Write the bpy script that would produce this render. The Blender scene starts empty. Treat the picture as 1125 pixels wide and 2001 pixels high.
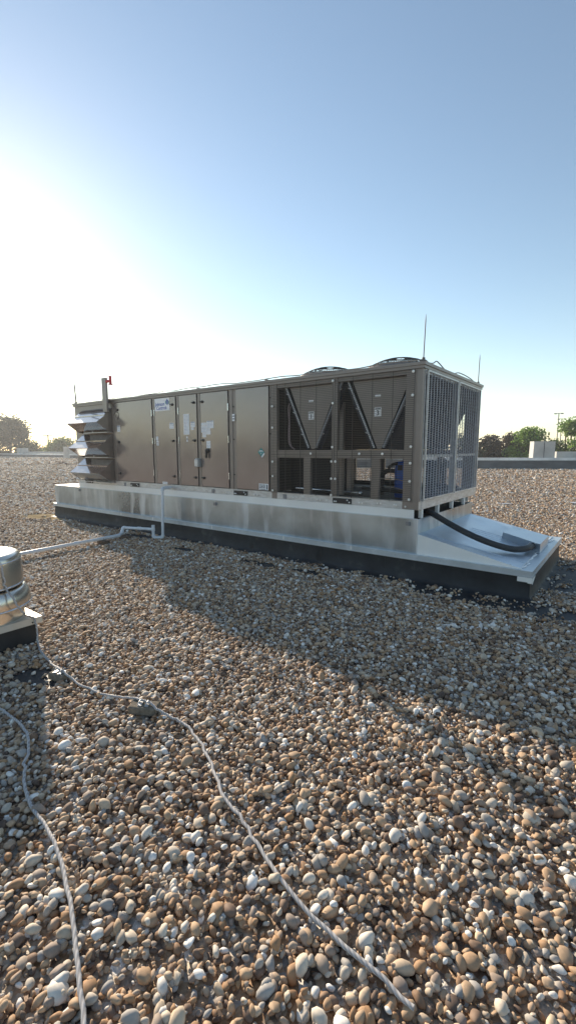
import bpy, math, random
import numpy as np
from mathutils import Vector, Matrix
PI = math.pi
S = bpy.context.scene
C = S.collection
random.seed(7)

# ------------------------------------------------------------------ helpers
class MB:
    """collects shapes for one mesh object"""
    def __init__(s): s.v = []; s.f = []; s.m = []; s.sm = []
    def add(s, vs, fs, mi=0, smooth=False):
        b = len(s.v); s.v += [tuple(p) for p in vs]
        for f in fs: s.f.append(tuple(i + b for i in f)); s.m.append(mi); s.sm.append(smooth)
        return s
    def box(s, a, b, mi=0):
        (x0, y0, z0), (x1, y1, z1) = a, b
        x0, x1 = min(x0, x1), max(x0, x1); y0, y1 = min(y0, y1), max(y0, y1); z0, z1 = min(z0, z1), max(z0, z1)
        return s.add([(x0,y0,z0),(x1,y0,z0),(x1,y1,z0),(x0,y1,z0),(x0,y0,z1),(x1,y0,z1),(x1,y1,z1),(x0,y1,z1)],
              [(0,3,2,1),(4,5,6,7),(0,1,5,4),(1,2,6,5),(2,3,7,6),(3,0,4,7)], mi)
    def bbox(s, a, b, bev=.01, mi=0):
        """box with chamfered edges"""
        (x0, y0, z0), (x1, y1, z1) = a, b
        c = [((x0+x1)/2, (x1-x0)/2), ((y0+y1)/2, (y1-y0)/2), ((z0+z1)/2, (z1-z0)/2)]
        import bmesh
        bm = bmesh.new(); bmesh.ops.create_cube(bm, size=2)
        for v in bm.verts: v.co = Vector([c[i][0] + v.co[i]*c[i][1] for i in range(3)])
        bmesh.ops.bevel(bm, geom=bm.edges[:], offset=bev, segments=1, affect='EDGES')
        bm.verts.index_update()
        s.add([v.co[:] for v in bm.verts], [[v.index for v in f.verts] for f in bm.faces], mi); bm.free(); return s
    def prism(s, poly, d, mi=0):
        """poly: closed 3-D outline, d: extrusion vector"""
        n = len(poly); d = Vector(d); P = [Vector(p) for p in poly]
        nrm = Vector((0,0,0))
        for i in range(n): nrm += P[i].cross(P[(i+1) % n])
        if nrm.dot(d) > 0: P.reverse()
        vs = P + [p + d for p in P]
        fs = [tuple(range(n)), tuple(range(2*n-1, n-1, -1))]
        for i in range(n): j = (i+1) % n; fs.append((j, i, i+n, j+n))
        return s.add(vs, fs, mi)
    def tube(s, pts, r, n=8, mi=0, caps=True, smooth=True):
        P = [Vector(p) for p in pts]; rs = r if isinstance(r, (list, tuple)) else [r]*len(P)
        vs = []; fs = []; up = None
        for i, p in enumerate(P):
            t = (P[min(i+1, len(P)-1)] - P[max(i-1, 0)]).normalized()
            if up is None:
                up = Vector((0,0,1)) if abs(t.z) < .9 else Vector((1,0,0))
            a = t.cross(up)
            if a.length < 1e-4: a = t.cross(Vector((0,1,0)))
            a.normalize(); b = a.cross(t).normalized(); up = b
            for k in range(n):
                an = 2*PI*k/n; vs.append(p + a*math.cos(an)*rs[i] + b*math.sin(an)*rs[i])
        for i in range(len(P)-1):
            for k in range(n):
                k2 = (k+1) % n; fs.append((i*n+k, (i+1)*n+k, (i+1)*n+k2, i*n+k2))
        s.add(vs, fs, mi, smooth)
        if caps:
            s.add(vs[:n], [tuple(range(n))], mi); s.add(vs[-n:], [tuple(range(n-1, -1, -1))], mi)
        return s
    def lathe(s, c, prof, n=32, mi=0, smooth=True, axis='z'):
        """prof: (radius, height) list bottom to top"""
        vs = []; fs = []
        for r, h in prof:
            for k in range(n):
                a = 2*PI*k/n
                if axis == 'z': vs.append((c[0]+r*math.cos(a), c[1]+r*math.sin(a), c[2]+h))
                elif axis == 'y': vs.append((c[0]+r*math.cos(a), c[1]-h, c[2]+r*math.sin(a)))
                else: vs.append((c[0]+h, c[1]+r*math.cos(a), c[2]+r*math.sin(a)))
        for i in range(len(prof)-1):
            for k in range(n):
                k2 = (k+1) % n; fs.append((i*n+k, i*n+k2, (i+1)*n+k2, (i+1)*n+k))
        return s.add(vs, fs, mi, smooth)
    def build(s, name, mats, parent=None):
        me = bpy.data.meshes.new(name); me.from_pydata(s.v, [], s.f)
        for m in (mats if isinstance(mats, (list, tuple)) else [mats]): me.materials.append(m)
        me.polygons.foreach_set('material_index', s.m); me.polygons.foreach_set('use_smooth', s.sm)
        me.update()
        o = bpy.data.objects.new(name, me); C.objects.link(o)
        if parent is not None:
            o.parent = parent
            w = parent; off = Vector((0,0,0))
            while w is not None: off += w.location; w = w.parent
            for v in me.vertices: v.co -= off          # geometry is written in world coordinates
        return o

def tag(o, label=None, cat=None, group=None, kind=None):
    if label: o['label'] = label
    if cat: o['category'] = cat
    if group: o['group'] = group
    if kind: o['kind'] = kind
    return o
def empty(name, loc, label, cat, group=None):
    o = bpy.data.objects.new(name, None); C.objects.link(o); o.location = loc; o.empty_display_size = .2
    return tag(o, label, cat, group)
def spline(pts, k=8):
    P = [Vector(p) for p in pts]; out = []
    for i in range(len(P)-1):
        p0 = P[max(i-1,0)]; p1 = P[i]; p2 = P[i+1]; p3 = P[min(i+2,len(P)-1)]
        for j in range(k):
            t = j/k
            out.append(.5*((2*p1)+(p2-p0)*t+(2*p0-5*p1+4*p2-p3)*t*t+(3*p1-p0-3*p2+p3)*t**3))
    out.append(P[-1]); return out

# ------------------------------------------------------------------ materials
def mat(name):
    m = bpy.data.materials.new(name); m.use_nodes = True
    nt = m.node_tree; b = nt.nodes['Principled BSDF']; return m, nt, b
def N(nt, t, **k):
    n = nt.nodes.new(t)
    for a, v in k.items(): setattr(n, a, v)
    return n
def ramp(nt, stops, interp='LINEAR'):
    r = N(nt, 'ShaderNodeValToRGB'); cr = r.color_ramp; cr.interpolation = interp
    while len(cr.elements) < len(stops): cr.elements.new(.5)
    for e, (p, c) in zip(cr.elements, stops): e.position = p; e.color = (*c, 1) if len(c) == 3 else c
    return r
def simple(name, col, rough=.5, metal=0, var=.12, scale=6, bump=0, bscale=60, stretch=None, spec=.5, coat=0, rvar=.0):
    m, nt, b = mat(name); L = nt.links
    tc = N(nt, 'ShaderNodeTexCoord'); mp = N(nt, 'ShaderNodeMapping'); L.new(tc.outputs['Object'], mp.inputs[0])
    if stretch: mp.inputs['Scale'].default_value = stretch
    no = N(nt, 'ShaderNodeTexNoise'); no.inputs['Scale'].default_value = scale; no.inputs['Detail'].default_value = 6; no.inputs['Roughness'].default_value = .6
    L.new(mp.outputs[0], no.inputs['Vector'])
    lo = tuple(max(0, c*(1-var)) for c in col); hi = tuple(min(1, c*(1+var)) for c in col)
    r = ramp(nt, [(.3, lo), (.7, hi)]); L.new(no.outputs['Fac'], r.inputs[0]); L.new(r.outputs[0], b.inputs['Base Color'])
    b.inputs['Roughness'].default_value = rough; b.inputs['Metallic'].default_value = metal
    b.inputs['Specular IOR Level'].default_value = spec; b.inputs['Coat Weight'].default_value = coat
    if rvar:
        mr = N(nt, 'ShaderNodeMapRange'); mr.inputs['To Min'].default_value = rough-rvar; mr.inputs['To Max'].default_value = rough+rvar
        mr.inputs['From Min'].default_value = .3; mr.inputs['From Max'].default_value = .7
        L.new(no.outputs['Fac'], mr.inputs[0]); L.new(mr.outputs[0], b.inputs['Roughness'])
    if bump:
        n2 = N(nt, 'ShaderNodeTexNoise'); n2.inputs['Scale'].default_value = bscale; n2.inputs['Detail'].default_value = 4
        L.new(tc.outputs['Object'], n2.inputs['Vector'])
        bp = N(nt, 'ShaderNodeBump'); bp.inputs['Strength'].default_value = bump; bp.inputs['Distance'].default_value = .01
        L.new(n2.outputs['Fac'], bp.inputs['Height']); L.new(bp.outputs[0], b.inputs['Normal'])
    return m

M = {}
M['brown'] = simple('brown_paint', (.29,.258,.25), .21, .55, .08, 2.0, bump=.16, bscale=1.8, coat=.15, rvar=.04)
M['brown2'] = simple('brown_paint_matt', (.26,.23,.212), .36, .3, .08, 5, bump=.05, bscale=8, rvar=.08)
M['hood'] = simple('hood_brown_paint', (.27,.24,.225), .15, .65, .05, 4, bump=.04, bscale=3, rvar=.03, coat=1)
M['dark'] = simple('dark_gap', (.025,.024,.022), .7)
M['black'] = simple('black_plastic', (.02,.02,.022), .45, bump=.05)
M['rubber'] = simple('black_rubber', (.028,.03,.033), .55, 0, .3, 30, bump=.4, bscale=120)
M['coil'] = simple('coil_fins', (.030,.036,.05), .55, .3, .3, 3, stretch=(1,1,20))
M['rail'] = simple('rail_galvanised', (.58,.59,.60), .45, .6, .2, 8, stretch=(1,1,3), rvar=.08)
M['bolt'] = simple('zinc_bolt', (.85,.85,.83), .35, .3, .05)
M['guard'] = simple('brown_wire', (.075,.068,.062), .5, .1, .1)
M['meshg'] = simple('galvanised_mesh', (.42,.44,.49), .42, .5, .25, 14)
M['pipe_dark'] = simple('insulated_pipe', (.015,.015,.017), .6, bump=.3)
M['alu'] = simple('bright_aluminium', (.8,.82,.85), .22, .95, .06)
M['blue'] = simple('blue_enamel', (.012,.09,.42), .35, 0, .15, 6, coat=.3)
M['red'] = simple('red_paint', (.55,.03,.04), .4)
M['white'] = simple('white_label', (.90,.92,.94), .5, 0, .03)
M['ink'] = simple('printed_ink', (.06,.07,.09), .6)
M['greyink'] = simple('pale_print', (.42,.46,.52), .6)
M['logoblue'] = simple('logo_blue', (.05,.12,.42), .5)
M['logogreen'] = simple('logo_green', (.10,.40,.22), .5)
M['teal'] = simple('teal_label', (.01,.20,.20), .4)
M['boxgrey'] = simple('grey_outlet_box', (.35,.37,.38), .4, .3)
M['pvc'] = simple('white_pvc', (.66,.70,.74), .35, 0, .12, 9, rvar=.05)
M['pvc2'] = simple('grey_strap', (.25,.27,.30), .4, .5)
M['wood'] = simple('weathered_wood', (.10,.07,.05), .8, 0, .3, 20, bump=.4, bscale=60)
M['rope'] = None
M['concrete'] = simple('pale_concrete', (.48,.48,.46), .8, 0, .16, .8, bump=.2, bscale=30)
M['parapet'] = simple('dark_flashing', (.10,.11,.12), .6, 0, .3, .7, stretch=(1,1,3), bump=.1)
M['coping'] = simple('coping_metal', (.72,.74,.75), .5, .3, .2, .9)
M['wire'] = simple('conductor', (.35,.32,.28), .5, .6)
M['rod'] = simple('rod_metal', (.14,.13,.125), .6, .1)
M['pole'] = simple('pole_grey', (.16,.16,.16), .6)
M['polewood'] = simple('pole_wood', (.06,.05,.045), .9)
M['brick'] = simple('pad_brick', (.19,.165,.13), .95, 0, .3, 25, bump=.6, bscale=70, spec=.1)
M['ground'] = simple('distant_grass', (.07,.10,.04), .95, 0, .4, .05)
M['scrap'] = simple('pale_scrap', (.55,.56,.6), .7)

def galv(name, base, rough, streak, metal=.85, blot=.42):
    """galvanised sheet: crystalline blotches and vertical wash marks"""
    m, nt, b = mat(name); L = nt.links
    tc = N(nt, 'ShaderNodeTexCoord')
    m1 = N(nt, 'ShaderNodeMapping'); m1.inputs['Scale'].default_value = (1.5, 1.5, .30); m1.inputs['Rotation'].default_value = (0, .30, 0); L.new(tc.outputs['Object'], m1.inputs[0])
    n1 = N(nt, 'ShaderNodeTexNoise'); n1.inputs['Scale'].default_value = 2.6; n1.inputs['Detail'].default_value = 5; n1.inputs['Distortion'].default_value = .6; L.new(m1.outputs[0], n1.inputs['Vector'])
    n2 = N(nt, 'ShaderNodeTexNoise'); n2.inputs['Scale'].default_value = 1.3; n2.inputs['Detail'].default_value = 7; L.new(tc.outputs['Object'], n2.inputs['Vector'])
    r1 = ramp(nt, [(.50, (0,0,0)), (.74, (1,1,1))]); L.new(n1.outputs['Fac'], r1.inputs[0])
    r2 = ramp(nt, [(.3, tuple(c*(1-blot) for c in base)), (.7, tuple(min(1, c*(1+blot*.6)) for c in base))]); L.new(n2.outputs['Fac'], r2.inputs[0])
    mx = N(nt, 'ShaderNodeMix', data_type='RGBA'); L.new(r1.outputs[0], mx.inputs['Factor'])
    ml = N(nt, 'ShaderNodeMath', operation='MULTIPLY'); ml.inputs[1].default_value = streak; L.new(r1.outputs[0], ml.inputs[0]); L.new(ml.outputs[0], mx.inputs['Factor'])
    L.new(r2.outputs[0], mx.inputs[6]); mx.inputs[7].default_value = (.80,.82,.84,1); L.new(mx.outputs[2], b.inputs['Base Color'])
    mr = N(nt, 'ShaderNodeMapRange'); mr.inputs['To Min'].default_value = rough-.08; mr.inputs['To Max'].default_value = rough+.14
    L.new(n2.outputs['Fac'], mr.inputs[0]); ad = N(nt, 'ShaderNodeMath', operation='ADD'); m3 = N(nt, 'ShaderNodeMath', operation='MULTIPLY'); m3.inputs[1].default_value = .25*streak
    L.new(r1.outputs[0], m3.inputs[0]); L.new(mr.outputs[0], ad.inputs[0]); L.new(m3.outputs[0], ad.inputs[1]); L.new(ad.outputs[0], b.inputs['Roughness'])
    mm = N(nt, 'ShaderNodeMath', operation='MULTIPLY_ADD'); mm.inputs[1].default_value = -.5*streak; mm.inputs[2].default_value = metal; L.new(r1.outputs[0], mm.inputs[0]); L.new(mm.outputs[0], b.inputs['Metallic'])
    n3 = N(nt, 'ShaderNodeTexNoise'); n3.inputs['Scale'].default_value = 1.7; L.new(tc.outputs['Object'], n3.inputs['Vector'])
    bp = N(nt, 'ShaderNodeBump'); bp.inputs['Strength'].default_value = .08; bp.inputs['Distance'].default_value = .02
    L.new(n3.outputs['Fac'], bp.inputs['Height']); L.new(bp.outputs[0], b.inputs['Normal'])
    return m
M['galv'] = galv('galvanised_wall', (.42,.49,.54), .27, .8)
M['strip'] = galv('galvanised_strip', (.88,.88,.85), .5, .2, .15, .1)
M['lip'] = galv('galvanised_lip', (.60,.66,.70), .38, .5, .6, .2)
M['cover'] = galv('galvanised_cover', (.60,.67,.74), .34, .4, .75, .12)
M['spun'] = galv('spun_aluminium', (.74,.69,.60), .22, .15, .97, .08)
M['spun2'] = galv('fan_flange', (.60,.57,.50), .5, .2, .3, .15)

def membrane():
    m, nt, b = mat('roof_membrane'); L = nt.links
    tc = N(nt, 'ShaderNodeTexCoord')
    n = N(nt, 'ShaderNodeTexNoise'); n.inputs['Scale'].default_value = 2.2; n.inputs['Detail'].default_value = 8; n.inputs['Roughness'].default_value = .65; L.new(tc.outputs['Object'], n.inputs['Vector'])
    r = ramp(nt, [(.3, (.010,.011,.013)), (.6, (.024,.027,.031)), (.72, (.07,.072,.07))]); L.new(n.outputs['Fac'], r.inputs[0]); L.new(r.outputs[0], b.inputs['Base Color'])
    b.inputs['Roughness'].default_value = .6; b.inputs['Specular IOR Level'].default_value = .4
    bp = N(nt, 'ShaderNodeBump'); bp.inputs['Strength'].default_value = .5; bp.inputs['Distance'].default_value = .03
    n2 = N(nt, 'ShaderNodeTexNoise'); n2.inputs['Scale'].default_value = 5; n2.inputs['Detail'].default_value = 5; L.new(tc.outputs['Object'], n2.inputs['Vector'])
    L.new(n2.outputs['Fac'], bp.inputs['Height']); L.new(bp.outputs[0], b.inputs['Normal'])
    return m
M['membrane'] = membrane()
M['glare'] = simple('glare_membrane', (.34,.27,.17), .95, 0, .25, 3, bump=.2, bscale=20, spec=.0)  # same roofing membrane; the tan is sun glare painted into the base colour

PEB = [(0,(.10,.072,.058)),(.09,(.22,.15,.11)),(.2,(.38,.225,.12)),(.31,(.42,.30,.20)),(.44,(.56,.39,.25)),(.55,(.30,.245,.21)),(.64,(.58,.46,.33)),(.75,(.36,.35,.34)),(.87,(.62,.53,.42)),(.97,(.82,.80,.77))]
def pebble_mat():
    m, nt, b = mat('river_pebble'); L = nt.links
    oi = N(nt, 'ShaderNodeObjectInfo'); r = ramp(nt, PEB); L.new(oi.outputs['Random'], r.inputs[0])
    tc = N(nt, 'ShaderNodeTexCoord'); n = N(nt, 'ShaderNodeTexNoise'); n.inputs['Scale'].default_value = 1.6; n.inputs['Detail'].default_value = 5; L.new(tc.outputs['Object'], n.inputs['Vector'])
    r2 = ramp(nt, [(.3, (.72,.72,.72)), (.7, (1.2,1.17,1.12))]); L.new(n.outputs['Fac'], r2.inputs[0])
    mx = N(nt, 'ShaderNodeMix', data_type='RGBA', blend_type='MULTIPLY'); mx.inputs['Factor'].default_value = 1
    L.new(r.outputs[0], mx.inputs[6]); L.new(r2.outputs[0], mx.inputs[7]); L.new(mx.outputs[2], b.inputs['Base Color'])
    b.inputs['Roughness'].default_value = .72; b.inputs['Specular IOR Level'].default_value = .3
    return m
M['pebble'] = pebble_mat()

def gravel_deck():
    m, nt, b = mat('gravel_deck'); L = nt.links
    tc = N(nt, 'ShaderNodeTexCoord')
    nz = N(nt, 'ShaderNodeTexNoise'); nz.inputs['Scale'].default_value = 40; L.new(tc.outputs['Object'], nz.inputs['Vector'])
    mxv = N(nt, 'ShaderNodeMix', data_type='RGBA', blend_type='LINEAR_LIGHT'); mxv.inputs['Factor'].default_value = .012
    L.new(tc.outputs['Object'], mxv.inputs[6]); L.new(nz.outputs['Color'], mxv.inputs[7])
    vo = N(nt, 'ShaderNodeTexVoronoi'); vo.inputs['Scale'].default_value = 21; L.new(mxv.outputs[2], vo.inputs['Vector'])
    sp = N(nt, 'ShaderNodeSeparateColor'); L.new(vo.outputs['Color'], sp.inputs[0])
    r = ramp(nt, PEB); L.new(sp.outputs[0], r.inputs[0])
    # patches of darker and paler stone over metres
    n2 = N(nt, 'ShaderNodeTexNoise'); n2.inputs['Scale'].default_value = .35; n2.inputs['Detail'].default_value = 6; L.new(tc.outputs['Object'], n2.inputs['Vector'])
    r2 = ramp(nt, [(.3,(.8,.8,.8)),(.7,(1.1,1.08,1.05))]); L.new(n2.outputs['Fac'], r2.inputs[0])
    mx = N(nt, 'ShaderNodeMix', data_type='RGBA', blend_type='MULTIPLY'); mx.inputs['Factor'].default_value = 1
    L.new(r.outputs[0], mx.inputs[6]); L.new(r2.outputs[0], mx.inputs[7])
    L.new(mx.outputs[2], b.inputs['Base Color'])
    b.inputs['Roughness'].default_value = .75
    mr = N(nt, 'ShaderNodeMapRange'); mr.inputs['From Max'].default_value = .7; mr.inputs['To Min'].default_value = 1; mr.inputs['To Max'].default_value = 0; L.new(vo.outputs['Distance'], mr.inputs[0])
    bp = N(nt, 'ShaderNodeBump'); bp.inputs['Strength'].default_value = 1; bp.inputs['Distance'].default_value = .03; L.new(mr.outputs[0], bp.inputs['Height']); L.new(bp.outputs[0], b.inputs['Normal'])
    return m
M['gravel'] = gravel_deck()

def rope_mat():
    m, nt, b = mat('braided_aluminium'); L = nt.links
    tc = N(nt, 'ShaderNodeTexCoord'); w = N(nt, 'ShaderNodeTexWave'); w.inputs['Scale'].default_value = 26; w.inputs['Distortion'].default_value = 1; w.bands_direction = 'DIAGONAL'
    L.new(tc.outputs['Object'], w.inputs['Vector'])
    r = ramp(nt, [(.2,(.30,.29,.29)),(.7,(.46,.45,.45))]); L.new(w.outputs['Fac'], r.inputs[0]); L.new(r.outputs[0], b.inputs['Base Color'])
    bp = N(nt, 'ShaderNodeBump'); bp.inputs['Strength'].default_value = .4; bp.inputs['Distance'].default_value = .003; L.new(w.outputs['Fac'], bp.inputs['Height']); L.new(bp.outputs[0], b.inputs['Normal'])
    b.inputs['Metallic'].default_value = .0; b.inputs['Roughness'].default_value = .75
    return m
M['rope'] = rope_mat()

def leaf_mat(name, c1, c2, c3):
    m, nt, b = mat(name); L = nt.links
    g = N(nt, 'ShaderNodeNewGeometry'); r = ramp(nt, [(0, c1), (.55, c2), (1, c3)]); L.new(g.outputs['Random Per Island'], r.inputs[0])
    L.new(r.outputs[0], b.inputs['Base Color']); b.inputs['Roughness'].default_value = .6
    tr = N(nt, 'ShaderNodeBsdfTranslucent'); L.new(r.outputs[0], tr.inputs['Color'])
    ms = N(nt, 'ShaderNodeMixShader'); ms.inputs[0].default_value = .45
    out = nt.nodes['Material Output']; L.new(b.outputs[0], ms.inputs[1]); L.new(tr.outputs[0], ms.inputs[2]); L.new(ms.outputs[0], out.inputs[0])
    return m
M['leaf_dark'] = leaf_mat('leaf_dark', (.018,.035,.018), (.035,.06,.028), (.07,.06,.04))
M['leaf_maroon'] = leaf_mat('leaf_maroon', (.035,.03,.025), (.06,.05,.035), (.09,.06,.045))
M['leaf_bright'] = leaf_mat('leaf_bright', (.07,.13,.025), (.14,.24,.045), (.24,.36,.08))
M['leaf_mid'] = leaf_mat('leaf_mid', (.05,.09,.03), (.09,.15,.045), (.15,.22,.08))
M['bark'] = simple('bark', (.07,.05,.04), .9, 0, .3, 4)

# ------------------------------------------------------------------ the unit
L_, W_ = 9.067, 2.783
ZB, ZT = .998, 2.998
ZP = 1.112                 # top of base rail
U = empty('rooftop_unit', (-L_/2, W_/2, ZB), 'long brown packaged rooftop air handling unit with wire guarded coil section standing on galvanised curb', 'air conditioner')

b = MB()
b.box((-L_, 0, ZP), (-2.62, W_, 2.93))
b.build('cabinet', M['brown2'], U)
b = MB()
# roof: cap with a drip edge
b.box((-L_-.04, -.045, 2.945), (.035, W_+.045, 2.985))
b.box((-L_-.02, -.03, 2.905), (.02, -.002, 2.944)); b.box((-L_-.02, W_+.002, 2.905), (.02, W_+.03, 2.944))
b.box((.003, -.001, 2.905), (.02, W_+.001, 2.944)); b.box((-L_-.02, -.001, 2.905), (-L_-.003, W_+.001, 2.944))
for x in (-9.0, -7.5, -5.9, -4.4, -2.7, -1.3):
    b.box((x-.02, -.047, 2.9855), (x+.02, W_+.047, 3.0))
b.build('roof', M['brown2'], U)

b = MB()
b.box((-L_, -.004, ZB), (.0, .10, ZP)); b.box((-L_, W_-.1, ZB), (0, W_+.004, ZP))
b.box((-.1, .101, ZB), (.006, W_-.101, ZP)); b.box((-L_-.004, .101, ZB), (-L_+.1, W_-.101, ZP))
br = b.build('base_rail', M['rail'], U)
# floor pan of the coil section
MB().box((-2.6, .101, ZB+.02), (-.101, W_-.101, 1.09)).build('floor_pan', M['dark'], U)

def bolt(x, z, parent, y=-.006, r=.014, m='bolt', name='bolt'):
    b = MB(); b.lathe((x, y, z), [(r, 0), (r, .006), (r*.55, .008), (r*.5, .016), (0.0, .016)], 10, axis='y', smooth=False)
    return b.build(name, M[m], parent)
for x in (-7.05,-6.98,-6.2,-3.72,-3.66,-3.02,-2.95,-2.15,-2.08,-1.95,-1.78,-1.68,-1.62,-1.5,-1.48,-.92,-.87,-.62,-.57,-.36,-.33,-.19):
    bolt(x, 1.045 + .01*math.sin(x*9), br, r=.013)
# lifting brackets
for x in (-8.55, -6.61, -3.35, -1.215):
    b = MB(); b.bbox((x-.165, -.022, 1.008), (x+.165, -.005, 1.088), .004)
    o = b.build('lifting_bracket', M['black'], U)
    for dx in (-.13, -.10, .10, .135): bolt(x+dx, 1.035+.03*(dx > 0 and dx < .12), o, y=-.023, r=.012)
# small knock-out tabs
for x in (-7.0, -4.07, -2.33):
    MB().bbox((x-.035, -.02, 1.01), (x+.035, -.005, 1.085), .004).build('clip', M['pvc2'], U)

# doors: z 1.125 .. 2.90
def door(x0, x1, latch_x=None, hinge_x=None, label=None):
    b = MB(); b.bbox((x0+.008, -.028, 1.125), (x1-.008, -.001, 2.895), .006)
    o = b.build('door', M['brown'], U); o['label'] = label
    # dark gasket line showing round the leaf
    g = MB()
    g.box((x0-.004, -.006, 1.118), (x0+.006, -.0015, 2.9)); g.box((x1-.006, -.006, 1.118), (x1+.004, -.0015, 2.9)); g.box((x0+.0065, -.006, 1.114), (x1-.0065, -.0015, 1.1235)); g.box((x0+.0065, -.006, 2.896), (x1-.0065, -.0015, 2.9))
    g.build('gasket', M['dark'], o)
    if latch_x is not None:
        for z in (2.735, 2.012, 1.29):
            q = MB(); q.lathe((latch_x, -.028, z), [(.026, 0), (.026, .012), (.018, .028), (0, .03)], 14, axis='y')
            q.box((latch_x-.062, -.05, z-.008), (latch_x+.004, -.036, z+.012))
            q.build('latch', M['black'], o)
    if hinge_x is not None:
        for z in (2.6, 2.02, 1.35):
            MB().tube([(hinge_x, -.034, z-.065), (hinge_x, -.034, z+.065)], .009, 8).build('hinge', M['alu'], o)
    return o
d1 = door(-7.25, -5.87, -7.12, -5.862, 'widest brown access door, beside the rain hoods')
d2 = door(-5.77, -5.09, -5.18, -5.777, 'brown access door with the white maker sign at its top')
d3 = door(-4.99, -4.46, -4.53, -4.997, 'narrow brown access door with a long white sticker')
d4 = door(-4.36, -3.62, -4.29, -3.612, 'brown control door with disconnect switch and cluster of stickers')
d5 = door(-3.43, -2.66, None, None, 'brown panel with teal diamond sticker and black and white label')
for x in (-3.50,):
    for z in (2.6, 2.02, 1.38):
        bolt(x, z, U, y=-.001, r=.012, m='dark')
for z in (2.7, 2.1, 1.38): bolt(-2.64, z, U, y=-.001, r=.012, m='dark')
# vertical frame strips between the doors
for x0, x1 in ((-7.33,-7.262), (-5.855,-5.785), (-5.075,-5.005), (-4.446,-4.374), (-3.604,-3.52)):
    MB().bbox((x0, -.014, 1.113), (x1, -.0005, 2.903), .004).build('door_frame', M['brown2'], U)

# stickers: sheet with printed lines
def sticker(x0, x1, z0, z1, parent, rows=4, y=-.0295, col='white', print_='greyink', head=False):
    b = MB(); b.box((x0, y-.0015, z0), (x1, y, z1), 0)
    h = (z1-z0)/(rows+.6)
    for i in range(rows):
        zc = z1 - h*(i+.8); x = x0+(x1-x0)*.1
        while x < x1-(x1-x0)*.12:
            w = (x1-x0)*random.uniform(.12, .45); xe = min(x+w, x1-(x1-x0)*.08)
            b.box((x, y-.0022, zc-h*.22), (xe, y-.0016, zc+h*.2), 1); x = xe+(x1-x0)*.06
    if head: b.box((x0+(x1-x0)*.05, y-.0024, z1-h*.6), (x1-(x1-x0)*.05, y-.0021, z1-h*.08), 1)
    return b.build('sticker', [M[col], M[print_]], parent)
sticker(-7.17,-7.05,2.24,2.38,d1,3,head=True)
sticker(-5.29,-5.15,2.26,2.375,d2,3,head=True)
sticker(-5.745,-5.67,2.03,2.11,d2,2); sticker(-5.735,-5.66,1.925,2.02,d2,2,print_='ink')
sticker(-4.85,-4.68,2.13,2.53,d3,14); sticker(-4.64,-4.515,2.27,2.375,d3,3,head=True); sticker(-4.63,-4.55,2.215,2.262,d3,1)
sticker(-4.775,-4.735,1.99,2.10,d3,1,print_='ink')
sticker(-4.335,-4.185,2.29,2.345,d4,2); sticker(-4.34,-4.185,2.16,2.285,d4,4); sticker(-4.18,-3.995,2.235,2.375,d4,5,head=True)
sticker(-4.18,-4.09,2.19,2.23,d4,1); sticker(-4.305,-4.195,2.115,2.155,d4,2); sticker(-4.19,-4.08,2.12,2.185,d4,2); sticker(-4.305,-4.205,2.07,2.11,d4,1)
sticker(-4.20,-4.09,1.865,2.0,d4,4)
sticker(-3.51,-3.445,2.345,2.47,U,2,y=-.03,print_='ink')
sticker(-5.58,-5.42,1.115,1.165,U,1,y=-.03)
# black and white label
b = MB(); b.box((-2.885,-.031,1.135),(-2.675,-.0295,1.245),0)
random.seed(3)
for i in range(3):
    z = 1.222-.024*i; x = -2.875
    while x < -2.745:
        w = random.uniform(.012,.04); b.box((x,-.0318,z-.008),(min(x+w,-2.735),-.0311,z+.008),1); x += w+.008
b.box((-2.875,-.0318,1.142),(-2.735,-.0311,1.152),1); b.box((-2.715,-.0318,1.145),(-2.69,-.0311,1.232),1)
b.build('sticker', [M['white'], M['ink']], d5)
# teal diamond with white writing bars and a white strip
cx, cz = -2.83, 1.79
b = MB(); b.prism([(cx,-.0295,cz+.075),(cx+.075,-.0295,cz),(cx,-.0295,cz-.075),(cx-.075,-.0295,cz)], (0,-.0015,0), 0)
b.box((cx-.04,-.0318,cz+.022),(cx+.03,-.0311,cz+.032),1); b.box((cx-.045,-.0318,cz+.003),(cx+.045,-.0311,cz+.012),1); b.box((cx-.008,-.0318,cz-.035),(cx+.008,-.0311,cz-.02),1)
b.prism([(cx+.06,-.0312,cz-.012),(cx+.085,-.0312,cz-.028),(cx+.025,-.0312,cz-.095),(cx+.0,-.0312,cz-.08)], (0,-.0015,0), 1)
b.build('sticker', [M['teal'], M['white']], d5)

# maker sign with lettering and emblem
def text_mesh(txt, size, x, y, z, parent, m, name='lettering', shear=0, bold=.0):
    cu = bpy.data.curves.new('t', 'FONT'); cu.body = txt; cu.size = size; cu.extrude = .0006; cu.shear = shear; cu.offset = bold; cu.space_character = .95
    t = bpy.data.objects.new('t', cu); C.objects.link(t)
    dg = bpy.context.evaluated_depsgraph_get(); me = bpy.data.meshes.new_from_object(t.evaluated_get(dg))
    bpy.data.objects.remove(t)
    mb = MB(); mb.add([(x+v.co.x, y-v.co.z, z+v.co.y) for v in me.vertices], [tuple(p.vertices) for p in me.polygons])
    return mb.build(name, M[m], parent)
sg = MB().box((-5.745,-.0315,2.63),(-5.265,-.0295,2.88)).build('maker_sign', M['white'], U)
text_mesh('Johnson', .098, -5.725, -.0325, 2.735, sg, 'logoblue', shear=.2, bold=.0012)
text_mesh('Controls', .098, -5.695, -.0325, 2.655, sg, 'logoblue', shear=.2, bold=.0012)
b = MB()
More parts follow.
